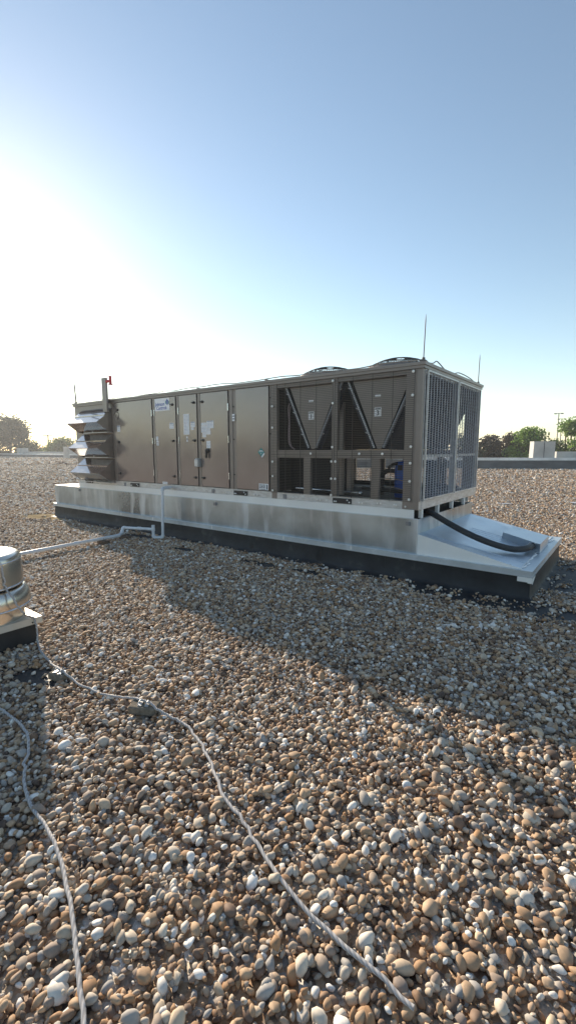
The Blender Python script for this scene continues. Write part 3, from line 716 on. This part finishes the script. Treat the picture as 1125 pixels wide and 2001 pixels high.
tag(b.build('braided_cable', M['rope'], None), 'pale braided cable draped over the exhaust fan and crossing the gravel over two pads', 'cable')
c2 = spline([(-1.9,-5.0,gz),(-1.5,-4.95,gz),(-1.06,-4.905,gz),(-.88,-4.90,gz+.004),(-.70,-4.90,gz),(-.5,-4.95,gz),(-.25,-5.08,gz),(.0,-5.16,gz),(.35,-5.20,gz),(.8,-5.34,gz),(1.2,-5.52,gz)], 7)
b = MB(); b.tube(kink(c2), .0085, 9)
tag(b.build('braided_cable', M['rope'], None), 'pale braided cable in the bottom left corner lying on the gravel by itself', 'cable')
def pad(x, y, ang, lx, ly, label):
    o = MB(); o.bbox((x-lx,y-ly,.012),(x+lx,y+ly,.07),.008); o = o.build('cable_pad', M['brick'], None)
    for v in o.data.vertices: v.co -= Vector((x,y,0))
    o.location = (x,y,0); o.rotation_euler = (0,.03,ang)
    tag(o, label, 'cable pad', 'masonry pads under the braided cable')
    for s in (-1,1):
        q = MB(); q.box((s*.026-.012,-.032,.0705),(s*.026+.012,.032,.0745)); q.tube([(s*.028-.012,-.02,.076),(s*.028,0,.10),(s*.028+.012,.02,.076)], .004, 5)
        q = q.build('cable_clip', M['rail'], None); q.parent = o; q.location = (0,0,0)
    return o
pad(-1.20,-4.42,.25,.075,.05,'smaller tan pad under the braided cable, nearer the exhaust fan')
pad(-.265,-4.285,.55,.10,.055,'larger grey brown pad under the braided cable, in the foreground')

# ------------------------------------------------------------------ the roof deck and bare membrane
b = MB(); b.add([(-190,-60,0),(60,-60,0),(60,80,0),(-190,80,0)], [(0,1,2,3)]); tag(b.build('gravel_roof', M['gravel'], None), 'flat roof covered with brown river gravel reaching to the parapet', 'roof', kind='structure')
def blob(cx, cy, rx, ry, ang=0, seed=0, n=28, z=.004, mb=None):
    rnd = random.Random(seed); ph = [rnd.uniform(0,6.28) for _ in range(3)]
    vs = []
    for i in range(n):
        a = 2*PI*i/n; k = 1+.12*math.sin(2*a+ph[0])+.08*math.sin(3*a+ph[1])+.06*math.sin(5*a+ph[2])
        x, y = rx*k*math.cos(a), ry*k*math.sin(a); vs.append((cx+x*math.cos(ang)-y*math.sin(ang), cy+x*math.sin(ang)+y*math.cos(ang), z))
    mb.add(vs, [tuple(range(n))]); return vs
# (cx, cy, rx, ry, angle, seed, keep fraction of pebbles)
BARE = [(-4.13,-.72,.28,.10,.1,1,.02), (-2.35,-.66,.42,.12,.0,2,.05), (-1.38,-.62,.30,.10,0,3,.04), (-7.9,-.12,1.5,.20,0,4,.03), (-5.9,-.45,.55,.16,.2,5,.02),
        (.95,-.33,1.15,.28,-.03,6,.10), (1.85,1.35,.62,.95,.1,7,.05), (-1.38,-4.52,.30,.12,.3,8,.05), (-3.9,-.12,2.6,.10,0,9,.08), (-1.0,-.12,1.6,.16,0,10,.05)]
mb = MB()
for i, (x, y, rx, ry, a, sd, k) in enumerate(BARE): blob(x, y, rx*1.25, ry*1.25+.03, a, sd, mb=mb, z=.004+.0006*i)
tag(mb.build('roof_membrane', M['membrane'], None), 'bare black roofing membrane where the gravel is thin', 'membrane', kind='structure')
mb = MB(); blob(-10.35,-.28,1.0,.52,.15,21,mb=mb,z=.012); tag(mb.build('glare_patch', M['glare'], None), 'tan patch of bare roof membrane with sun glare painted into its colour at the left end of the curb', 'patch', kind='structure')
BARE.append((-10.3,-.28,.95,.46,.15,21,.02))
for (x, y, sx, sy, a, lab) in ((-26.2,5.2,.55,.30,.2,'pale flat scrap on the gravel far left, near the horizon'), (-.98,10.05,.22,.10,.5,'pale flat scrap on the gravel right of the unit, beyond the sloped cover'), (.85,11.7,.16,.14,1.1,'pale flat scrap on the gravel at the right edge')):
    mb = MB(); vs = blob(0,0,sx,sy,a,int(x*10) % 50,n=9,mb=mb,z=.065); mb = MB(); mb.prism([(x+v[0],y+v[1],.05) for v in vs], (0,0,.018))
    tag(mb.build('scrap_sheet', M['scrap'], None), lab, 'scrap', 'flat scraps lying on the gravel')

# ------------------------------------------------------------------ pebbles
CAM = Vector((2.3226,-6.0127,1.833)); YAW = -.6523
rng = np.random.default_rng(11)
def ico(sub):
    import bmesh
    bm = bmesh.new(); bmesh.ops.create_icosphere(bm, subdivisions=sub, radius=1)
    v = np.array([p.co[:] for p in bm.verts]); f = [[q.index for q in g.verts] for g in bm.faces]; bm.free(); return v, f
protos = []
iv, if_ = ico(2)
for k in range(9):
    ang_ = k >= 5
    dirs = rng.normal(size=(14 if ang_ else 8,3)); dirs /= np.linalg.norm(dirs,axis=1)[:,None]
    v = iv.copy()
    for d in dirs:
        c = rng.uniform(.48,.8) if ang_ else rng.uniform(.66,.94); t = v@d; over = np.clip(t-c, 0, None); v -= np.outer(over*.72, d)
    v *= 1+.10*np.sin(v@rng.normal(size=3)*2+rng.uniform(0,6))[:,None]
    v *= np.array([1, rng.uniform(.55,.92), rng.uniform(.40,.70)])*.5
    me = bpy.data.meshes.new('pebble'); me.from_pydata(v.tolist(), [], if_); me.materials.append(M['pebble'])
    me.polygons.foreach_set('use_smooth', [True]*len(if_)); me.update()
    protos.append(bpy.data.objects.new('pebble_source', me))
pc = bpy.data.collections.new('pebble_shapes')
for o in protos: pc.objects.link(o)

def grid(x0, x1, y0, y1, sp):
    xs = np.arange(x0, x1, sp); ys = np.arange(y0, y1, sp*.92)
    X, Y = np.meshgrid(xs, ys); X = X + (np.arange(len(ys)) % 2)[:,None]*sp*.5
    P = np.stack([X.ravel(), Y.ravel()], 1); P += rng.normal(scale=sp*.24, size=P.shape); return P
def rad(P): return np.hypot(P[:,0]-CAM.x, P[:,1]-CAM.y)
def az(P):
    a = np.arctan2(P[:,0]-CAM.x, P[:,1]-CAM.y)-YAW; return (a+np.pi) % (2*np.pi)-np.pi
def noise2(P):
    return np.sin(P[:,0]*5.1+P[:,1]*2.3)+np.sin(P[:,0]*-3.3+P[:,1]*7.1+1)+np.sin(P[:,0]*11+P[:,1]*-9+2)*.6+np.sin(P[:,0]*23+P[:,1]*19)*.5
ALL = []
for sp, r0, r1, aw, sc in ((.0315,0,8.5,.95,.86), (.038,8.5,13,.80,1.0), (.052,13,20,.78,1.3), (.068,20,30,.76,1.7), (.105,30,60,.74,2.6), (.24,60,150,.74,5.0)):
    P = grid(CAM.x-r1, CAM.x+r1, CAM.y-r1, CAM.y+r1, sp); r = rad(P); a = az(P)
    k = (r >= r0) & (r < r1) & ((np.abs(a) < aw) | (r < 2.6)); P = P[k]
    s = np.exp(rng.normal(0, .36, len(P)))*.042*sc; s = np.clip(s, .016*sc, .10*sc)
    if r0 >= 30: P = P[(P[:,0]*.53-P[:,1]*.85 > -36.8) | (P[:,0] < -30)]; P = P[(P[:,1] < 41) | (P[:,0] > -30)]; s = s[:len(P)]; r = rad(P)
    ALL.append(np.column_stack([P, s*.26+rng.uniform(0,.014,len(P))*sc, s]))
    if r1 < 14:   # a looser upper layer
        m = rng.random(len(P)) < .33; Q = P[m]+rng.normal(scale=sp*.4, size=(m.sum(),2)); s2 = np.clip(np.exp(rng.normal(0,.32,len(Q)))*.040*sc, .018, .085)
        ALL.append(np.column_stack([Q, .020+rng.uniform(.004,.016,len(Q)), s2]))
A = np.concatenate(ALL)
P = A[:,:2]; keep = ~((P[:,0] > XL-.02) & (P[:,0] < XR+.0) & (P[:,1] > -.09) & (P[:,1] < YB+.06))
nz = noise2(P)
rd = rng.random(len(P)); bare = np.zeros(len(P), bool)
for (x, y, rx, ry, an, sd, kf) in BARE:
    dx, dy = P[:,0]-x, P[:,1]-y; u = (dx*math.cos(an)+dy*math.sin(an))/rx; v = (-dx*math.sin(an)+dy*math.cos(an))/ry
    ins = (u*u+v*v) < (1+.16*nz)
    cl = (np.sin(P[:,0]*9+P[:,1]*5+sd)+np.sin(P[:,0]*17-P[:,1]*11+sd*2) > 1.25) & (kf > .04)
    keep &= ~(ins & (rd > kf+.55*cl)); bare |= ins
v = (Rz.to_3x3().transposed() @ Vector((0,0,0)))
q = np.column_stack([P[:,0]-cx, P[:,1]-cy]); c_, s_ = Rz[0][0], Rz[1][0]
lx = q[:,0]*c_+q[:,1]*s_; ly = -q[:,0]*s_+q[:,1]*c_
keep &= ~((np.abs(lx) < fa-.03) & (np.abs(ly) < fa-.03))
for px, py, rr in ((-1.20,-4.42,.085), (-.265,-4.285,.10), (-5.74,-1.35,.11), (-6.0,-.78,.14)):
    keep &= ~(np.hypot(P[:,0]-px, P[:,1]-py) < rr)
A[bare,2] = A[bare,3]*.24+.008
A = A[keep]
n = len(A); print('pebbles', n)
pm = bpy.data.meshes.new('gravel'); pm.vertices.add(n); pm.vertices.foreach_set('co', A[:,:3].astype(np.float32).ravel())
at = pm.attributes.new('psize', 'FLOAT', 'POINT'); at.data.foreach_set('value', A[:,3].astype(np.float32))
rot = np.column_stack([rng.normal(0,.38,n), rng.normal(0,.38,n), rng.uniform(0,6.283,n)]).astype(np.float32)
at = pm.attributes.new('prot', 'FLOAT_VECTOR', 'POINT'); at.data.foreach_set('vector', rot.ravel())
at = pm.attributes.new('pidx', 'INT', 'POINT'); at.data.foreach_set('value', rng.integers(0,9,n).astype(np.int32))
pm.materials.append(M['pebble']); pm.update()
G = bpy.data.objects.new('gravel', pm); C.objects.link(G); tag(G, 'loose rounded brown, tan and grey river pebbles covering the roof', 'gravel', kind='stuff')
ng = bpy.data.node_groups.new('scatter_pebbles', 'GeometryNodeTree')
ng.interface.new_socket('Geometry', in_out='INPUT', socket_type='NodeSocketGeometry'); ng.interface.new_socket('Geometry', in_out='OUTPUT', socket_type='NodeSocketGeometry')
gi = ng.nodes.new('NodeGroupInput'); go = ng.nodes.new('NodeGroupOutput'); ip = ng.nodes.new('GeometryNodeInstanceOnPoints'); ci = ng.nodes.new('GeometryNodeCollectionInfo')
ci.inputs['Collection'].default_value = pc; ci.inputs['Separate Children'].default_value = True; ci.inputs['Reset Children'].default_value = True
def na(nm, ty):
    a = ng.nodes.new('GeometryNodeInputNamedAttribute'); a.data_type = ty; a.inputs[0].default_value = nm; return a.outputs[0]
er = ng.nodes.new('FunctionNodeEulerToRotation')
lk = ng.links
lk.new(gi.outputs[0], ip.inputs['Points']); lk.new(ci.outputs[0], ip.inputs['Instance']); ip.inputs['Pick Instance'].default_value = True
lk.new(na('pidx','INT'), ip.inputs['Instance Index']); lk.new(na('prot','FLOAT_VECTOR'), er.inputs[0]); lk.new(er.outputs[0], ip.inputs['Rotation']); lk.new(na('psize','FLOAT'), ip.inputs['Scale']); lk.new(ip.outputs[0], go.inputs[0])
md = G.modifiers.new('scatter', 'NODES'); md.node_group = ng

# ------------------------------------------------------------------ parapets and piers
def wall(pts, h, name, label, kind=None, cat='parapet wall'):
    r = empty(name, (pts[0][0], pts[0][1], 0), label, cat)
    for nm, m, t, z0, z1, o in (('wall','parapet',.30,0,h-.24,0), ('coping','coping',.42,h-.2395,h,.06)):
        b = MB()
        P = [Vector((p[0],p[1],0)) for p in pts]; off = []
        for i in range(len(P)):
            d = (P[min(i+1,len(P)-1)]-P[max(i-1,0)]).normalized(); off.append(Vector((d.y,-d.x,0)))
        vs = []
        for p, n_ in zip(P, off):
            for k, z in ((o,z0),(o,z1),(o-t,z1),(o-t,z0)): q = p+n_*k; vs.append((q.x,q.y,z))
        fs = []
        for i in range(len(P)-1):
            for j in range(4): fs.append((i*4+j, (i+1)*4+j, (i+1)*4+(j+1)%4, i*4+(j+1)%4))
        fs += [(0,1,2,3), tuple(4*(len(P)-1)+j for j in (3,2,1,0))]
        b.add(vs, fs); b.build(nm, M[m], r)
    return r
wall([(-44,34.6),(-26.15,34.75),(-9.49,37.85),(-1.84,42.63),(8.2,49.1),(22,58)], 1.06, 'parapet_wall', 'dark parapet with pale coping along the roof edge right of the unit')
wall([(-180,42.0),(-127,42.3),(-87.6,41.2),(-60,38.0),(-44.2,34.8)], .98, 'parapet_wall', 'long grey parapet at the far left, beneath the hazy trees')
def pier(x, y, w, d, h, ang, label, m='concrete'):
    o = MB(); o.prism([(-w/2,-d/2,.0),(w/2,-d/2,.0),(w/2*.97,-d/2+.03,h-.08),(-w/2*.93,-d/2+.03,h-.08)], (0,d,0)); o.box((-w/2*.95,-d/2+.02,h-.0795),(w/2*.98,d/2+.02,h)); o.box((-.02,-d/2-.01,.95),(.02,-d/2+.028,h-.08),1)
    o = o.build('roof_pier', [M[m], M['parapet']], None); o.location = (x,y,0); o.rotation_euler = (0,0,ang); return tag(o, label, 'pier')
a1 = math.atan2(4.8,7.65)
pier(-4.55,41.5,1.95,.85,2.55,a1,'pale concrete pier standing above the right parapet before the trees')
pier(-117.0,43.2,2.0,2.0,2.3,-.1,'leftmost pale pier on the far left parapet')
pier(-91.0,41.9,2.6,1.6,2.5,.35,'hazy pier on the left parapet, just left of the rain hoods')
# raised pale wall to the right of the pier
o = MB(); o.box((0,-.2,.0),(14,.2,1.62)); o = o.build('raised_wall', M['concrete'], None); o.location = (-3.6,42.75,0); o.rotation_euler = (0,0,a1); tag(o, 'low pale wall section right of the concrete pier on the parapet', 'wall')
o = MB(); o.box((-12,-.2,.0),(12,.2,1.45)); o = o.build('raised_wall', M['concrete'], None); o.location = (-104,43.3,0); o.rotation_euler = (0,0,-.03); tag(o, 'pale low wall between the two far left piers', 'wall')
o = MB(); o.tube([(0,0,0),(0,0,.5)], .02, 8); o.lathe((0,0,0), [(.08,0),(.03,.05)], 8); o = o.build('lightning_rod', M['rod'], None); o.location = (-4.45,41.55,2.55); tag(o, 'tiny lightning rod on top of the pale concrete pier at the right', 'lightning rod')

# ------------------------------------------------------------------ ground and trees
GZ = -8
b = MB(); b.add([(-2500,-2500,GZ),(2500,-2500,GZ),(2500,2500,GZ),(-2500,2500,GZ)], [(0,1,2,3)]); tag(b.build('ground', M['ground'], None), 'green ground far below the roof', 'ground', kind='structure')
b = MB(); b.box((-189.9,-59.9,GZ),(59.9,32,-.05)); tag(b.build('building_below', M['concrete'], None), 'the building carrying the gravel roof', 'building')
def tree(x, y, top, width, leaf, label, seed, cat='tree', n=5200, lsz=.34, name='tree', low=.25, lumps=16):
    rnd = np.random.default_rng(seed)
    r = empty(name, (x,y,GZ), label, cat, 'trees beyond the parapet')
    H = top-GZ; b = MB(); tp = [(x,y,GZ),(x+rnd.normal()*.2,y,GZ+H*.3),(x+rnd.normal()*.4,y,GZ+H*.6),(x+rnd.normal()*.5,y,GZ+H*.88)]
    b.tube(tp, [H*.026,H*.02,H*.013,H*.003], 8)
    cen = []
    for i in range(lumps):
        t = rnd.uniform(low,1); z = GZ+H*(t*.88+.04)
        env = width*.5*(math.sin(PI*min(1,(t-low)/(1-low)*.80+.20))**.7)
        a = rnd.uniform(0,6.283); rr = env*rnd.uniform(.25,.85)
        c = Vector((x+rr*math.cos(a), y+rr*math.sin(a), z)); cen.append((c, width*rnd.uniform(.14,.26)))
        b.tube([(x,y,z-H*.10), ((x+c.x)/2,(y+c.y)/2,z-H*.03), c[:]], [H*.008,H*.005,H*.001], 5)
    cen.append((Vector((x,y,top-width*.16)), width*.17))
    b.build('trunk', M['bark'], r)
    V = []; per = n//len(cen)
    for c, rr in cen:
        d = rnd.normal(size=(per,3)); d /= np.linalg.norm(d,axis=1)[:,None]; q = d*(rr*rnd.uniform(.45,1.08,per)**1)[:,None]; q[:,2] *= .8
        V.append(q+np.array(c[:]))
    V = np.concatenate(V); m = len(V)
    A1 = rnd.normal(size=(m,3)); A1 /= np.linalg.norm(A1,axis=1)[:,None]; B1 = np.cross(A1, rnd.normal(size=(m,3))); B1 /= np.linalg.norm(B1,axis=1)[:,None]
    s = lsz*rnd.uniform(.6,1.3,m)[:,None]
    Q = np.stack([V-A1*s*.5, V+B1*s*.33, V+A1*s*.5, V-B1*s*.33], 1).reshape(-1,3)
    me = bpy.data.meshes.new('crown'); me.from_pydata((Q-np.array([x,y,GZ])).tolist(), [], np.arange(4*m).reshape(m,4).tolist()); me.materials.append(M[leaf]); me.update()
    o = bpy.data.objects.new('crown', me); C.objects.link(o); o.parent = r
    return r
tree(-16.9,60.0,4.0,8.6,'leaf_dark','dark green tree with its crown just right of the end mesh guard',1,n=9000,low=.15,lumps=26)
tree(-13.2,59.5,3.9,7.6,'leaf_maroon','dusky reddish dark tree second right of the unit end',2,n=9000,low=.15,lumps=24)
tree(-11.2,61.5,4.3,6.4,'leaf_maroon','taller dusky brown tree behind the bright green tree',3,n=7000,low=.15,lumps=22)
tree(-15.0,57,2.6,8.0,'leaf_dark','low dark bush below the two dark trees right of the unit',4,n=8000,lsz=.3,low=.1,lumps=24)
tree(-8.9,60.5,4.9,7.2,'leaf_bright','bright sunlit green tree rising behind the pale concrete pier',5,n=11000,low=.15,lumps=26)
tree(-10.6,58.0,2.3,5.5,'leaf_bright','low bright green bush left of the pale pier',6,lsz=.28,low=.1,n=6000,lumps=20)
tree(-6.6,66.0,3.2,6.5,'leaf_mid','mid green tree in the gap right of the pale pier',7,n=8000,low=.15,lumps=24)
tree(-4.7,65.5,6.0,7.8,'leaf_bright','tall bright green tree at the right edge of the photo',8,n=12000,low=.15,lumps=28)
tree(-1.2,62.0,4.0,7.0,'leaf_mid','green tree beyond the right edge, lower than its neighbour',9,n=8000)
tree(-131,46,10.8,17.5,'leaf_dark','large dark rounded tree at the far left edge',10,lsz=.6,n=15000,low=.08,lumps=34)
tree(-128,50.5,4.6,11.0,'leaf_mid','mid green hazy bush just right of the large left tree',11,lsz=.5,n=10000,low=.08,lumps=28)
tree(-120,54.0,5.4,13.0,'leaf_mid','wide pale green hazy tree below the two utility poles',12,lsz=.5,n=10000,low=.08,lumps=28)
tree(-112,56.5,4.9,10.0,'leaf_mid','hazy green tree between the two left piers',13,lsz=.5,n=10000,low=.08,lumps=28)
tree(-134,40.0,3.2,10.0,'leaf_bright','low light green bush under the large left tree',14,lsz=.5,low=.1)
tree(-97,52.5,5.0,10.0,'leaf_mid','hazy tree immediately left of the lower rain hoods',15,lsz=.5,n=10000,low=.08,lumps=28)
tree(-100,58.5,3.9,9.0,'leaf_bright','pale hazy bush behind the pier left of the hoods',16,lsz=.5,low=.1)
tree(-21.5,61,3.6,6.5,'leaf_dark','dark tree partly hidden behind the end mesh of the unit',17)
tree(-26.5,62,4.0,7.0,'leaf_dark','dark tree seen only through the coil section guards',18)

# wood all round the far sides, which the painted doors mirror
def wood():
    rnd = np.random.default_rng(77); V = []
    for (xa, ya, xb_, yb_) in ((-190,36,-205,-90),(-205,-90,70,-95),(70,-95,75,60)):
        L0 = math.hypot(xb_-xa, yb_-ya); k = int(L0/4)
        for i in range(k):
            t = (i+rnd.random())/k; c = np.array([xa+(xb_-xa)*t, ya+(yb_-ya)*t, 0]); h = rnd.uniform(7,13)
            for j in range(6):
                d = rnd.normal(size=(90,3)); d /= np.linalg.norm(d,axis=1)[:,None]
                V.append(d*rnd.uniform(1.5,2.8)*rnd.uniform(.5,1,90)[:,None]+c+np.array([rnd.normal()*3,rnd.normal()*3,rnd.uniform(GZ+1,h-2.5)*(.4+.6*rnd.random())]))
    V = np.concatenate(V); m = len(V); A1 = rnd.normal(size=(m,3)); A1 /= np.linalg.norm(A1,axis=1)[:,None]; B1 = np.cross(A1, rnd.normal(size=(m,3))); B1 /= np.linalg.norm(B1,axis=1)[:,None]
    s = 1.1; Q = np.stack([V-A1*s, V+B1*s*.7, V+A1*s, V-B1*s*.7], 1).reshape(-1,3)
    me = bpy.data.meshes.new('distant_wood'); me.from_pydata(Q.tolist(), [], np.arange(4*m).reshape(m,4).tolist()); me.materials.append(M['leaf_dark']); me.update()
    o = bpy.data.objects.new('distant_wood', me); C.objects.link(o); tag(o, 'dark belt of far-off trees round the building', 'trees', kind='stuff')
wood()

# poles
def lamp(x, y, top, label):
    b = MB(); b.tube([(x,y,GZ),(x,y,top)], [.13,.08], 8); b.box((x-.75,y-.08,top-.02),(x+.75,y+.08,top+.08)); b.box((x-.75,y-.25,top-.12),(x-.35,y+.25,top+.0)); b.box((x+.35,y-.25,top-.12),(x+.75,y+.25,top+.0))
    return tag(b.build('light_pole', M['pole'], None), label, 'light pole', 'tall light poles behind the right trees')
lamp(-9.75,93.7,8.5,'taller thin light pole with a T head behind the right trees'); lamp(-9.9,99.8,7.8,'shorter thin light pole just right of the taller one')
def upole(x, y, top, label):
    b = MB(); b.tube([(x,y,GZ),(x,y,top)], [.42,.32], 8)
    ang = 1.2; dx, dy = math.cos(ang)*2.2, math.sin(ang)*2.2
    b.tube([(x-dx*.9,y-dy*.9,top-.5),(x+dx*.9,y+dy*.9,top-.5)], .20, 6)
    for t in (-.8,-.45,.45,.8): b.tube([(x+dx*t,y+dy*t,top-.45),(x+dx*t,y+dy*t,top-.15)], .05, 5)
    return tag(b.build('utility_pole', M['polewood'], None), label, 'utility pole', 'utility poles at the left horizon')
upole(-170,66.9,9.8,'nearer wooden utility pole with crossarm above the hazy left trees'); upole(-205,90.5,8.6,'smaller wooden utility pole farther right above the left trees')

# ------------------------------------------------------------------ haze
b = MB(); b.box((-700,-160,GZ-1),(160,700,14))
hz = b.build('haze', None, None); hz.data.materials.clear()
hm = bpy.data.materials.new('haze'); hm.use_nodes = True; nt = hm.node_tree; nt.nodes.remove(nt.nodes['Principled BSDF'])
pv = nt.nodes.new('ShaderNodeVolumePrincipled'); pv.inputs['Color'].default_value = (.92,.95,1,1); pv.inputs['Density'].default_value = .0009; pv.inputs['Anisotropy'].default_value = .35
nt.links.new(pv.outputs[0], nt.nodes['Material Output'].inputs['Volume']); hz.data.materials.append(hm); tag(hz, 'thin morning haze over the whole roof', 'haze', kind='stuff')

# ------------------------------------------------------------------ light
SUN = Vector((-8.5,3.05,3.05)).normalized()
el = math.asin(SUN.z); azs = math.atan2(SUN.x, SUN.y)
w = bpy.data.worlds.new('World'); S.world = w; w.use_nodes = True; nt = w.node_tree
sky = nt.nodes.new('ShaderNodeTexSky'); sky.sky_type = 'NISHITA'; sky.sun_disc = False; sky.sun_elevation = el; sky.sun_rotation = azs
sky.air_density = 1.0; sky.dust_density = .15; sky.ozone_density = 1.2
tint = nt.nodes.new('ShaderNodeMix'); tint.data_type = 'RGBA'; tint.blend_type = 'MULTIPLY'; tint.inputs['Factor'].default_value = 1; tint.inputs[7].default_value = (1,.955,.875,1)
nt.links.new(sky.outputs[0], tint.inputs[6]); nt.links.new(tint.outputs[2], nt.nodes['Background'].inputs[0]); nt.nodes['Background'].inputs[1].default_value = .122
sl = bpy.data.lights.new('sun', 'SUN'); sl.energy = 4.8; sl.angle = math.radians(.5); sl.color = (1,.85,.66)
so = bpy.data.objects.new('sun', sl); C.objects.link(so); so.rotation_euler = SUN.to_track_quat('Z','Y').to_euler(); so.location = (-20,10,20)

# ------------------------------------------------------------------ camera
cd = bpy.data.cameras.new('camera'); co = bpy.data.objects.new('camera', cd); C.objects.link(co); S.camera = co
pitch, roll = .1375, -.0014
fw = Vector((math.sin(YAW)*math.cos(pitch), math.cos(YAW)*math.cos(pitch), -math.sin(pitch)))
rt = Vector((math.cos(YAW), -math.sin(YAW), 0)); up = rt.cross(fw)
r2 = math.cos(roll)*rt+math.sin(roll)*up; u2 = -math.sin(roll)*rt+math.cos(roll)*up
mw = Matrix((r2, u2, -fw)).transposed().to_4x4(); mw.translation = CAM; co.matrix_world = mw
cd.sensor_fit = 'VERTICAL'; cd.sensor_height = 36; cd.lens = 880.9/2001*36; cd.clip_end = 6000; cd.clip_start = .05
S.view_settings.view_transform = 'Standard'; S.view_settings.look = 'None'; S.view_settings.exposure = .85; S.view_settings.gamma = 1
S.cycles.volume_bounces = 0; S.cycles.max_bounces = 6
S.cycles.volume_step_rate = 10
